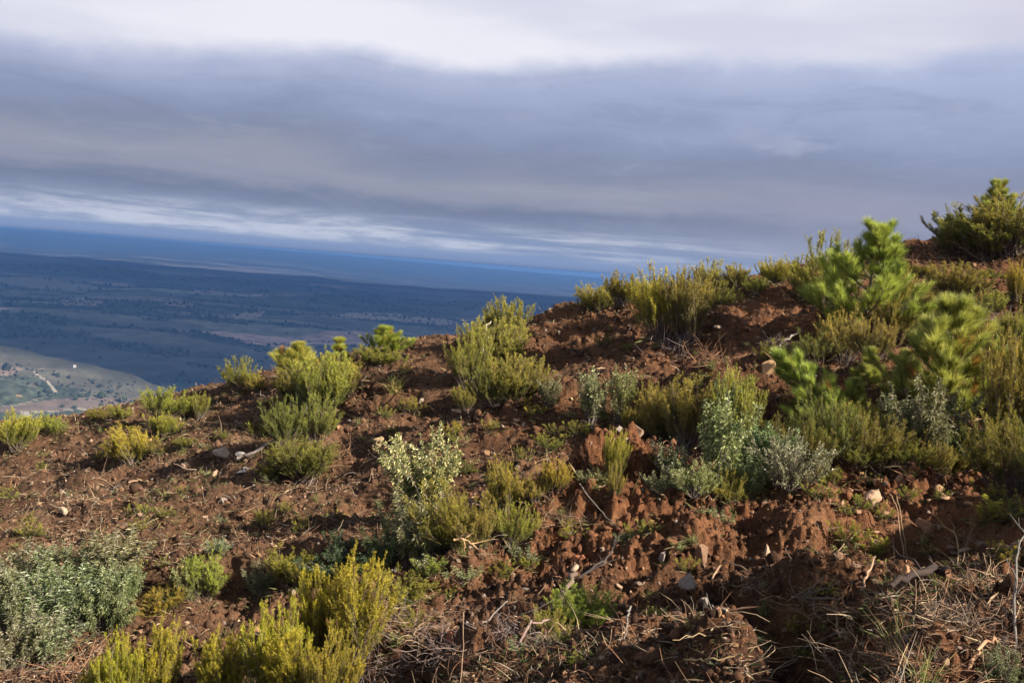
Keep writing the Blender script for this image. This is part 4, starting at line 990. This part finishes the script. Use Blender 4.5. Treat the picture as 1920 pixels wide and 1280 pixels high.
stick('stem_stalk', [(1700,1065),(1688,1030),(1675,1000),(1660,990)], 0.006, 0.003, (0.36, 0.22, 0.13), 'bent dry stalk rising left of the orange stone', 'stalk', None, [0, .12, .22, .27])
stick('stem_stalk', [(1702,1050),(1690,1010),(1674,985)], 0.005, 0.003, STR, 'straight straw stalk behind the bent dry stalk', 'stalk', None, [0, .14, .25])
stick('stem_stalk', [(1795,1075),(1790,1050),(1750,1028),(1722,1028)], 0.004, 0.002, STR, 'arching straw stalk above the row of stones', 'stalk', None, [0.02, .15, .2, .17], 6)
stick('stem_stalk', [(1800,1070),(1815,1045),(1812,1015)], 0.004, 0.002, BRN, 'forked brown stalk by the row of stones', 'stalk', None, [0.02, .16, .26], 5)
stick('fallen_branch', [(855,990),(900,1015),(960,1032)], 0.012, 0.006, (0.17, 0.11, 0.085), 'long brown branch lying across the leaning heaths', 'branch', None, [0.3, 0.25, 0.1], 4)
stick('fallen_branch', [(890,985),(930,1015),(965,1035)], 0.010, 0.006, (0.15, 0.10, 0.08), 'second brown branch beside the one across the leaning heaths', 'branch', None, [0.3, 0.22, 0.08], 3)
stick('root', [(845,1072),(870,1064),(895,1072)], 0.010, 0.006, (0.42, 0.26, 0.13), 'orange root crook sticking out of the bank below the leaning heath', 'root', None, [0.1, 0.14, 0.08], 6)
stick('root', [(960,1240),(990,1205),(1030,1195)], 0.009, 0.006, (0.24, 0.16, 0.13), 'bent grey brown root arching near the bottom middle', 'root', None, [0.02, 0.1, 0.1])
stick('stick', [(870,1200),(905,1185),(950,1165)], 0.006, 0.004, GRY, 'thin grey stick on the dark soil left of the cut log', 'stick', None, 0.05)
stick('stick', [(1178,1180),(1172,1215),(1168,1245)], 0.007, 0.004, GRY, 'upright grey stick in the stony soil', 'stick', None, [0.14, 0.08, 0.02])
stick('stick', [(862,1240),(864,1280),(860,1320)], 0.003, 0.002, PAL, 'thin pale stem standing on the bottom edge', 'stick', None, [0.2, 0.1, 0.02])
stick('stick', [(800,1238),(815,1265),(822,1300)], 0.004, 0.003, (0.34, 0.2, 0.14), 'reddish stick slanting on the bottom edge', 'stick', None, [0.14, 0.08, 0.02])
stick('stick', [(1120,945),(1140,938),(1155,930)], 0.010, 0.006, PAL, 'pale stick lying on the dark lump of the bank', 'stick', None, 0.1)
stick('stick', [(1080,970),(1120,985),(1155,1000)], 0.006, 0.004, GRY, 'pale thin twig lying along the bank top', 'stick', None, 0.1)
stick('stick', [(240,912),(262,909),(280,907)], 0.018, 0.012, PAL, 'pale stick lying flat on the left slope', 'stick', None, 0.05)
stick('log', [(440,878),(480,862),(520,842),(550,835)], 0.035, 0.022, (0.18, 0.14, 0.12), 'grey weathered trunk lying above the pale slabs', 'log', None, 0.12)
stick('log', [(702,848),(712,836)], 0.05, 0.04, (0.22, 0.15, 0.08), 'short pale wood chunk on the slope above the whitish bush', 'log', None, [0.05, 0.15])
stick('fallen_branch', [(1440,672),(1480,650),(1500,640)], 0.025, 0.012, (0.2, 0.16, 0.13), 'grey branch lying in the shade above the orange boulder', 'branch', None, 0.15, 4)
stick('fallen_branch', [(1780,800),(1795,785),(1810,770)], 0.014, 0.008, GRY, 'curved pale branch at the right of the second pine', 'branch', None, [0.1, 0.2, 0.3], 4)
stick('fallen_branch', [(1560,572),(1585,578),(1610,572)], 0.012, 0.007, (0.42, 0.36, 0.28), 'pale dead branch under the tallest pine', 'branch', None, [0.5, 0.45, 0.5], 4)
stick('stick', [(1280,1255),(1330,1262),(1390,1268)], 0.005, 0.004, STR, 'straw coloured stem lying flat on the bottom edge', 'stick', None, 0.05)
stick('stick', [(1215,955),(1245,942),(1275,948)], 0.008, 0.005, PAL, 'pale curved twig on the crest of the bank', 'stick', None, 0.08)
stick('stem_stalk', [(900,720),(905,690),(915,680)], 0.014, 0.008, (0.6, 0.5, 0.36), 'bleached twig standing inside the middle heath clump', 'stalk', None, [0.5, 0.8, 0.95], 5)
BARE = [(*hit(px, py)[:2], q) for px, py, q in ((1460,1200,1.0),(1400,1110,0.8),(1200,1060,1.7),(1330,1150,1.2),(1080,1000,1.2),(1450,980,1.6),(1290,1240,0.9),(430,1190,1.9),(620,1150,1.2),(980,830,2.4),(1000,900,1.8),(760,800,2.0),(1150,650,2.5),(740,690,3.0),(1400,600,3.0),(1250,950,1.2),(1700,960,1.3))]
def bare(x, y):
    k = np.ones(len(x))
    for cx, cy, q in BARE: k = k * (1 - 0.75 * np.exp(-((x - cx) ** 2 + (y - cy) ** 2) / q ** 2))
    return k
# the many small sticks
r_ = np.random.default_rng(21)
SF = []
for q in range(8):
    K = 7; P = np.cumsum(np.concatenate([np.zeros((1, 3)), np.stack([np.full(K - 1, 1 / (K - 1)), r_.normal(0, 0.05, K - 1), r_.normal(0, 0.03, K - 1)], 1)]), 0)
    V, F = tubes(P[None], np.linspace(0.014, 0.006, K)[None] * r_.uniform(0.7, 1.4), 5)
    SF.append(mk_mesh('stick', V, F, M_BARK, np.ones((len(V), 3)) * r_.uniform(0.8, 1.2, (len(V), 1)), True))
SCOL = [PAL, STR, BRN, GRY, (0.3, 0.17, 0.1), (0.36, 0.24, 0.17)]
def in_frame_point(r_, bias=0.0):
    while True:
        px, py = r_.uniform(0, 1920), r_.uniform(560, 1285)
        rim = np.interp(px, [q[0] for q in RIDGE], [q[1] for q in RIDGE])
        if py > rim + 4 and r_.uniform() < bias + (1 - bias) * (py - rim) / (1280 - rim): return px, py
for q in range(240):
    px, py = in_frame_point(r_, 0.15); p = hit(px, py)
    if r_.uniform() > bare(p[:1], p[1:2])[0]: continue
    d = float(p @ FWD); L = r_.uniform(0.10, 0.32) * (0.7 + d / 22)
    o = link('stick', SF[q % 8]); o.location = (p[0], p[1], hz(p[0], p[1]) + 0.02); o.scale = (L, L * 0.8, L * 0.8)
    o.rotation_euler = (r_.uniform(0, 6), r_.normal(-0.05, 0.16), r_.uniform(0, 6.28)); c = np.array(SCOL[r_.integers(0, 6)]) * r_.uniform(0.6, 1.2); o.color = (*c, 1)
    tag(o, 'short dead stick lying on the churned soil', 'stick', 'dead sticks strewn over the soil')

# ------------------------------------------------------------------ rocks
def rock_mesh(seed, npt=16, flat=1.0):
    rg = np.random.default_rng(seed); bm = bmesh.new()
    for q in unit(rg.normal(size=(npt, 3))) * rg.uniform(0.75, 1.0, (npt, 1)) * np.array([1, 0.8, 0.65 * flat]): bm.verts.new(q)
    bmesh.ops.convex_hull(bm, input=bm.verts[:]); 
    bmesh.ops.delete(bm, geom=[v for v in bm.verts if not v.link_faces], context='VERTS')
    bmesh.ops.bevel(bm, geom=bm.edges[:], offset=0.05, segments=1, affect='EDGES', profile=0.5)
    bmesh.ops.triangulate(bm, faces=bm.faces[:]); bmesh.ops.subdivide_edges(bm, edges=bm.edges[:], cuts=2, use_grid_fill=True)
    bm.verts.ensure_lookup_table()
    V = np.array([v.co[:] for v in bm.verts]); V = V + unit(V) * (0.05 * perlin(V[:, 0] * 3 + V[:, 2] * 2, V[:, 1] * 3 - V[:, 2], seed) + 0.022 * perlin(V[:, 0] * 9, V[:, 1] * 9 + V[:, 2] * 7, seed + 3))[:, None]
    F = np.array([[v.index for v in f.verts] for f in bm.faces if len(f.verts) == 3]); bm.free()
    return mk_mesh('rock', V, F, M_ROCK, np.ones((len(V), 3)) * rg.uniform(0.9, 1.1, (len(V), 1)))
RK = [rock_mesh(300 + i, int(10 + 2 * (i % 5)), 1.0 if i < 7 else 0.45) for i in range(11)]
def rock(px, py, wpx, hpx, colr, label, group=None, form=None, sink=0.3, rz=None, name='rock', cat='rock'):
    p = hit(px, py); d = float(p @ FWD); s = wpx * d / FPX / 1.8; sh = hpx * d / FPX / (1.2 if (form or 0) < 7 else 0.6)
    o = link(name, RK[RNG.integers(0, 11) if form is None else form]); o.scale = (s, s * 0.9, sh); o.location = (p[0], p[1], hz(p[0], p[1]) + sh * (0.62 - sink))
    o.rotation_euler = (RNG.normal(0, 0.2), RNG.normal(0, 0.2), RNG.uniform(0, 6.28) if rz is None else rz); o.color = (*colr, 1)
    return tag(o, label, cat, group)
OR, GY, TN, RD, WH, BN = (0.40, 0.22, 0.11), (0.24, 0.19, 0.155), (0.34, 0.22, 0.14), (0.44, 0.16, 0.08), (0.36, 0.27, 0.19), (0.20, 0.115, 0.07)
for a in [(1287,1142,55,44,GY,'grey slab tilted in the churned soil, the largest stone there',None,8),(1318,1146,28,26,(0.3,0.25,0.2),'pale flat stone touching the tilted grey slab',None,9),
    (1244,1052,28,36,GY,'rounded grey stone half buried at the foot of the bank',None,1),(1312,1066,30,52,BN,'tall pointed brown stone beside the hole in the bank',None,2),(1398,1060,18,36,BN,'small standing stone right of the pointed one',None,3),
    (1438,1040,22,50,TN,'pointed upright stone on the bank face',None,4),(1700,1088,50,34,OR,'bright orange stone above the dark log',None,0),(1083,1062,34,20,RD,'brick red stone by the dark forked branch',None,7),(1158,1112,18,24,TN,'small pale stone right of the cut log',None,1),
    (848,1205,30,40,RD,'reddish block in the dark soil near the bottom',None,2),(1650,920,62,46,OR,'large orange boulder on top of the red bank',None,0),(1618,905,36,26,OR,'orange boulder left of the large one on the bank',None,3),(1690,925,40,34,(0.34,0.18,0.1),'rusty boulder right of the large orange one on the bank',None,5),
    (1632,960,50,40,TN,'broken pale rock heap below the large orange boulder',None,4),(1570,975,36,28,(0.36,0.2,0.12),'rusty rock on the bank left of the broken heap',None,6),(1790,895,36,26,(0.34,0.18,0.1),'rusty rock on the bank under the grey rockrose',None,1),(1730,1000,50,40,(0.3,0.16,0.09),'brown boulder at the shade edge on the right bank',None,0),
    (1440,700,42,40,(0.46,0.27,0.13),'orange boulder standing on the upper bank edge',None,5),(1490,705,26,22,(0.4,0.22,0.12),'smaller orange stone right of the upper bank boulder',None,2),(1190,838,40,30,TN,'tan rock on the bare soil above the column like heath',None,0),(1160,832,22,14,GY,'grey stone left of the tan rock',None,8),(1172,845,22,14,TN,'little tan stone below the grey one',None,3),
    (118,972,24,20,(0.33,0.25,0.17),'pale cream slab on the left slope',None,9),(418,865,52,26,WH,'long whitish slab on the slope left of the dark heath',None,8),(450,870,24,18,(0.27,0.25,0.23),'grey white stone right of the whitish slab',None,9),(404,890,20,26,TN,'pinkish stone below the whitish slab',None,4),(453,895,34,10,(0.28,0.275,0.27),'flat grey plate below the grey white stone',None,10),(462,880,18,14,GY,'grey splinter by the flat plate',None,7),
    (345,880,26,18,TN,'pale stone at the left of the whitish slab',None,3),(385,968,14,14,TN,'tan stone in the middle of the left slope',None,0),(418,945,18,18,GY,'grey stone above the soil on the left slope',None,2),(722,732,16,12,WH,'pale stone on the slope above the black hollow',None,1),(790,760,14,14,GY,'grey stone at the left of the black hollow',None,2),(860,778,36,14,TN,'flat tan stone on the lip of the black hollow',None,8),(885,775,18,12,TN,'tan stone beside the flat one at the hollow lip',None,4),
    (968,795,20,10,TN,'flat tan stone on the bare soil right of the hollow',None,9),(982,795,10,12,TN,'small upright tan stone by the flat one',None,4),(940,810,10,12,WH,'little white stone on the bare soil',None,1),(1048,628,9,12,WH,'pale stone below the middle skyline',None,3),(1070,762,10,8,(0.45,0.32,0.18),'yellowish stone between rockroses',None,1),(1345,625,20,10,(0.5,0.35,0.24),'pale stone block under the brown skyline heath',None,9)]:
    rock(*a)
for i, (px, py, w, h, c) in enumerate([(1806,1058,34,26,TN),(1838,1038,34,24,BN),(1875,1045,32,26,(0.33,0.24,0.13)),(1905,1040,28,26,TN),(1790,1080,30,22,TN),(1826,1072,44,24,(0.33,0.25,0.15)),(1866,1068,30,20,TN),(1898,1068,28,22,BN),(1880,1095,26,20,TN),(1850,1098,24,18,BN),(1915,1095,26,24,TN),(1810,1105,36,28,OR),(1780,1045,24,16,BN)]):
    rock(px, py, w, h, c, 'angular brown stone in the row of stones at the right edge', 'row of stones along the right edge')
for i, (px, py, w, h) in enumerate([(1755,925,34,24),(1772,935,26,20),(1800,925,26,20),(1590,935,26,20),(1605,985,24,18),(1660,975,26,22),(1640,1000,22,16),(1540,960,22,16),(1770,960,24,20),(1815,960,26,18)]):
    rock(px, py, w, h, (0.34, 0.19, 0.105), 'rusty clod of rock on the red bank', 'rusty rocks on the red bank', None, 0.3)
r_ = np.random.default_rng(31)
RC = [TN, GY, BN, OR, (0.3, 0.2, 0.14), WH, (0.26, 0.13, 0.08)]
for q in range(130):
    px, py = in_frame_point(r_, 0.25); rim = np.interp(px, [z[0] for z in RIDGE], [z[1] for z in RIDGE]); s = 0.55 + 0.9 * (py - rim) / (1280 - rim); w = r_.uniform(7, 17) * s
    rock(px, py, w, w * r_.uniform(0.5, 0.9), np.array(RC[r_.choice(7, p=[.25, .12, .22, .1, .2, .05, .06])]) * r_.uniform(0.45, 0.95), 'small loose stone lying on the churned soil', 'loose stones over the slope', None, 0.25, None, 'stone', 'stone')

# ------------------------------------------------------------------ the uncountable: clods, rubble, litter, ground cover
def spread(n, seed, lo=3.6, hi=47, power=1.0):
    rg = np.random.default_rng(seed); a = rg.uniform(R(-31), R(32), n); r = np.exp(math.log(lo) + (math.log(hi) - math.log(lo)) * rg.uniform(0, 1, n) ** power)
    x = r * np.sin(a); y = r * np.cos(a); return rg, x, y, r
rg, x, y, r = spread(60000, 401)
keep = rg.uniform(0, 1, len(x)) < 0.35 + 0.65 * sstep(perlin(x * 0.7, y * 0.7, 55), -0.2, 0.4); x, y, r = x[keep], y[keep], r[keep]
sz = np.exp(rg.normal(math.log(0.015), 0.42, len(x))) * (0.65 + r / 18); z = height(x, y) + sz * 0.1
base_t = np.array([0.105, 0.054, 0.030]) * rg.uniform(0.3, 1.6, (len(x), 1)) * soil_tone(x, y)
V, F, T = blobs(np.stack([x, y, z], 1), sz, base_t, rng=rg, jit=0.2, flat=(0.6, 1.2))
kind(link('soil_clods', mk_mesh('soil_clods', V, F, M_CLOD, T, True)), 'stuff', 'loose red brown soil clods over the hillside')
# bigger lumps of turned earth, thickest on the banks
rg, x, y, r = spread(14000, 406, 4.2, 40)
pk = 0.08 + 0.9 * np.max([np.exp(-((sdist(x, y, b[0]) + 0.5) / 1.1) ** 2) for b in BERMS], 0); keep = rg.uniform(0, 1, len(x)) < pk; x, y, r = x[keep], y[keep], r[keep]
sz = np.clip(np.exp(rg.normal(math.log(0.026), 0.38, len(x))), 0, 0.06) * (0.8 + r / 40); z = height(x, y) + sz * 0.05
V0 = IV2 * (1 + 0.34 * perlin(IV2[:, 0] * 2.2 + 3, IV2[:, 1] * 2.2 + IV2[:, 2] * 1.7, 5) + 0.26 * perlin(IV2[:, 0] * 4 + IV2[:, 2] * 4, IV2[:, 1] * 5, 6))[:, None]
V, F, T = blobs(np.stack([x, y, z], 1), sz, np.array([0.110, 0.056, 0.031]) * rg.uniform(0.4, 1.4, (len(x), 1)) * soil_tone(x, y), rng=rg, base_=(V0, IF2), jit=0.10, flat=(0.55, 1.3))
kind(link('earth_lumps', mk_mesh('earth_lumps', V, F, M_CLOD, T, True)), 'stuff', 'larger lumps of turned earth on the banks')
rg, x, y, r = spread(8000, 402); sz = np.exp(rg.normal(math.log(0.011), 0.4, len(x))) * (0.7 + r / 15); z = height(x, y) + sz * 0.4
T0 = np.array(RC)[rg.choice(7, len(x), p=[.25, .12, .22, .1, .2, .05, .06])] * rg.uniform(0.4, 0.85, (len(x), 1))
V, F, T = blobs(np.stack([x, y, z], 1), sz, T0, rng=rg, jit=0.22, flat=(0.5, 1.3))
kind(link('rubble', mk_mesh('rubble', V, F, M_ROCK, T)), 'stuff', 'small stone rubble in the churned soil')
# dry litter: chips, bark and stalk bits
rg, x, y, r = spread(230000, 403)
lit = sstep(perlin(x * 0.5, y * 0.5, 66) + 0.35 * perlin(x * 2, y * 2, 67), -0.35, 0.45); keep = rg.uniform(0, 1, len(x)) < (0.15 + 0.85 * lit) * bare(x, y); x, y, r = x[keep], y[keep], r[keep]; n = len(x)
P = np.stack([x, y, height(x, y) + 0.012], 1); D = unit(np.concatenate([rg.normal(size=(n, 2)), rg.normal(0.1, 0.35, (n, 1))], 1))
V, F = blades(P, D, np.exp(rg.normal(math.log(0.045), 0.42, n)) * (0.6 + r / 16), np.exp(rg.normal(math.log(0.0078), 0.35, n)) * (0.55 + r / 16), rg, 0.1, 0.2)
LC = np.array([(0.30, 0.20, 0.12), (0.40, 0.30, 0.18), (0.16, 0.085, 0.05), (0.24, 0.12, 0.065), (0.10, 0.06, 0.04), (0.28, 0.23, 0.18)])
T = np.repeat(LC[rg.choice(6, n, p=[.2, .1, .26, .22, .14, .08])] * rg.uniform(0.6, 1.1, (n, 1)), 4, 0)
kind(link('plant_litter', mk_mesh('plant_litter', V, F, M_LITTER, T)), 'stuff', 'dry brown leaf and bark litter over the soil')
# the litter that gathers under every shrub
rg = np.random.default_rng(407); PL = np.array(PLANTED); ci = np.repeat(np.arange(len(PL)), np.clip(PL[:, 2] * 190, 25, 260).astype(int)); n = len(ci); a = rg.uniform(0, 6.283, n); q = np.abs(rg.normal(0, 0.38, n)) * PL[ci, 2]
x = PL[ci, 0] + np.cos(a) * q; y = PL[ci, 1] + np.sin(a) * q; r = np.hypot(x, y)
D = unit(np.concatenate([rg.normal(size=(n, 2)), rg.normal(0.25, 0.4, (n, 1))], 1))
V, F = blades(np.stack([x, y, height(x, y) + 0.01], 1), D, np.exp(rg.normal(math.log(0.085), 0.45, n)) * (0.6 + r / 22), np.exp(rg.normal(math.log(0.007), 0.4, n)) * (0.6 + r / 18), rg, 0.1, 0.2)
UC = np.array([(0.16, 0.11, 0.065), (0.24, 0.18, 0.10), (0.10, 0.065, 0.04), (0.13, 0.13, 0.045), (0.19, 0.17, 0.06)])
kind(link('shrub_litter', mk_mesh('shrub_litter', V, F, M_LITTER, np.repeat(UC[rg.choice(5, n)] * rg.uniform(0.6, 1.2, (n, 1)), 4, 0))), 'stuff', 'needles and dead sprays under the shrubs')
# thin dead stalks
rg, x, y, r = spread(32000, 404)
lit = sstep(perlin(x * 0.5, y * 0.5, 66), -0.3, 0.4); keep = rg.uniform(0, 1, len(x)) < (0.2 + 0.8 * lit) * bare(x, y); x, y, r = x[keep], y[keep], r[keep]; n = len(x); K = 4
p = np.stack([x, y, height(x, y) + 0.01], 1); d = unit(np.concatenate([rg.normal(size=(n, 2)), np.abs(rg.normal(0.15, 0.45, (n, 1)))], 1)); L = rg.uniform(0.06, 0.28, n) * (0.8 + r / 40); PP = [p]; cv = rg.normal(0, 0.25, (n, 3))
for i in range(K - 1): PP.append(PP[-1] + d * (L / (K - 1))[:, None]); d = unit(d + cv - np.array([0, 0, 0.1]))
V, F = tubes(np.stack(PP, 1), np.linspace(1, 0.4, K)[None] * (0.0022 * (0.6 + r / 11))[:, None], 3)
T = np.repeat(LC[rg.choice(6, n, p=[.25, .2, .15, .15, .1, .15])] * rg.uniform(0.6, 1.15, (n, 1)), K * 3, 0)
kind(link('dead_stalks', mk_mesh('dead_stalks', V, F, M_LITTER, T)), 'stuff', 'thin dead stalks and rootlets over the soil')
# green ground cover, in patches, thickest on the left slope
rg, x, y, r = spread(150000, 405, 4.0, 47)
gm = sstep(perlin(x * 0.45, y * 0.45, 95) + 0.5 * perlin(x * 1.4, y * 1.4, 96) + 0.25 * sstep(-x, 0, 9) - 0.1, 0.02, 0.5); keep = rg.uniform(0, 1, len(x)) < (gm * 0.9 + 0.03) * bare(x, y); x, y, r = x[keep], y[keep], r[keep]; n = len(x)
D = unit(np.concatenate([rg.normal(size=(n, 2)), np.abs(rg.normal(0.9, 0.5, (n, 1)))], 1))
V, F = blades(np.stack([x, y, height(x, y)], 1), D, rg.uniform(0.03, 0.085, n) * (0.7 + r / 20), rg.uniform(0.005, 0.011, n) * (0.6 + r / 17), rg, 0.2, 0.2)
GC = np.array([(0.10, 0.12, 0.035), (0.17, 0.17, 0.05), (0.24, 0.19, 0.08), (0.07, 0.10, 0.04), (0.18, 0.11, 0.05)])
T = np.repeat(GC[rg.choice(5, n, p=[.26, .24, .2, .16, .14])] * rg.uniform(0.6, 1.2, (n, 1)), 4, 0)
kind(link('ground_cover', mk_mesh('ground_cover', V, F, M_GRASS, T)), 'stuff', 'sparse low green growth over the soil')

# ------------------------------------------------------------------ unseen cloud added out of view to cast shade over the plain
CH = 8000.0; shx, shy = (float(q) * CH / sdir.z for q in (sdir.x, sdir.y))
gx = np.linspace(-26000, 22000, 241); gy = np.concatenate([np.linspace(0, 1500, 14), np.linspace(1700, 12000, 34)]); GX, SY = np.meshgrid(gx, gy); X = GX.ravel(); SY = SY.ravel()
front = 1780 - 0.25 * np.clip(X + 700, -3000, 4000) + 90 * fbm(X / 900, 0 * X, 501, 3); Y = front + SY
ins = sstep(SY, -1, 500) * sstep(12000 - SY, 0, 2000) * sstep(X + 25500, 0, 2500) * sstep(21500 - X, 0, 2500)
th = ins * (900 + 260 * fbm(X / 1800, Y / 1800, 502, 4)); zb = CH + 90 * fbm(X / 1500, Y / 1500, 503, 3)
nx, ny = len(gx), len(gy); idx = np.arange(nx * ny).reshape(ny, nx); N = nx * ny
qb = np.stack([idx[:-1, :-1], idx[1:, :-1], idx[1:, 1:], idx[:-1, 1:]], -1).reshape(-1, 4); live = (ins[qb] > 0.0).any(1); qb = qb[live]
V = np.concatenate([np.stack([X + shx, Y + shy, zb - 0.12 * th], 1), np.stack([X + shx, Y + shy, zb + th], 1)])
m, t = mat_new('cloud'); o = t.n('ShaderNodeOutputMaterial'); d1_ = t.n('ShaderNodeBsdfDiffuse'); d1_.inputs[0].default_value = (0.85, 0.86, 0.9, 1); tr_ = t.n('ShaderNodeBsdfTranslucent'); tr_.inputs[0].default_value = (0.8, 0.84, 0.92, 1)
mx_ = t.n('ShaderNodeMixShader', i_0=0.4); t.l(d1_.outputs[0], mx_.inputs[1]); t.l(tr_.outputs[0], mx_.inputs[2]); t.l(mx_.outputs[0], o.inputs[0])
kind(link('shading_cloud', mk_mesh('shading_cloud', V, np.concatenate([qb, qb[:, ::-1] + N]), m, None, True)), 'structure')

# ------------------------------------------------------------------ air between here and the plateau
bx, y0, y1, z0, z1 = 27000, -27000, 27000, -421, 14
me = mk_mesh('haze', *boxes([(-bx, y0, z0, bx, y1, z1)])); hz_o = link('haze', me); kind(hz_o, 'stuff', 'blue haze filling the valley air')
m, t = mat_new('haze'); o = t.n('ShaderNodeOutputMaterial')
pv = t.n('ShaderNodeVolumePrincipled'); pv.inputs['Color'].default_value = (0.20, 0.46, 1.0, 1); pv.inputs['Density'].default_value = 6.6e-5; pv.inputs['Anisotropy'].default_value = 0.0
t.l(pv.outputs[0], o.inputs['Volume']); me.materials.append(m)
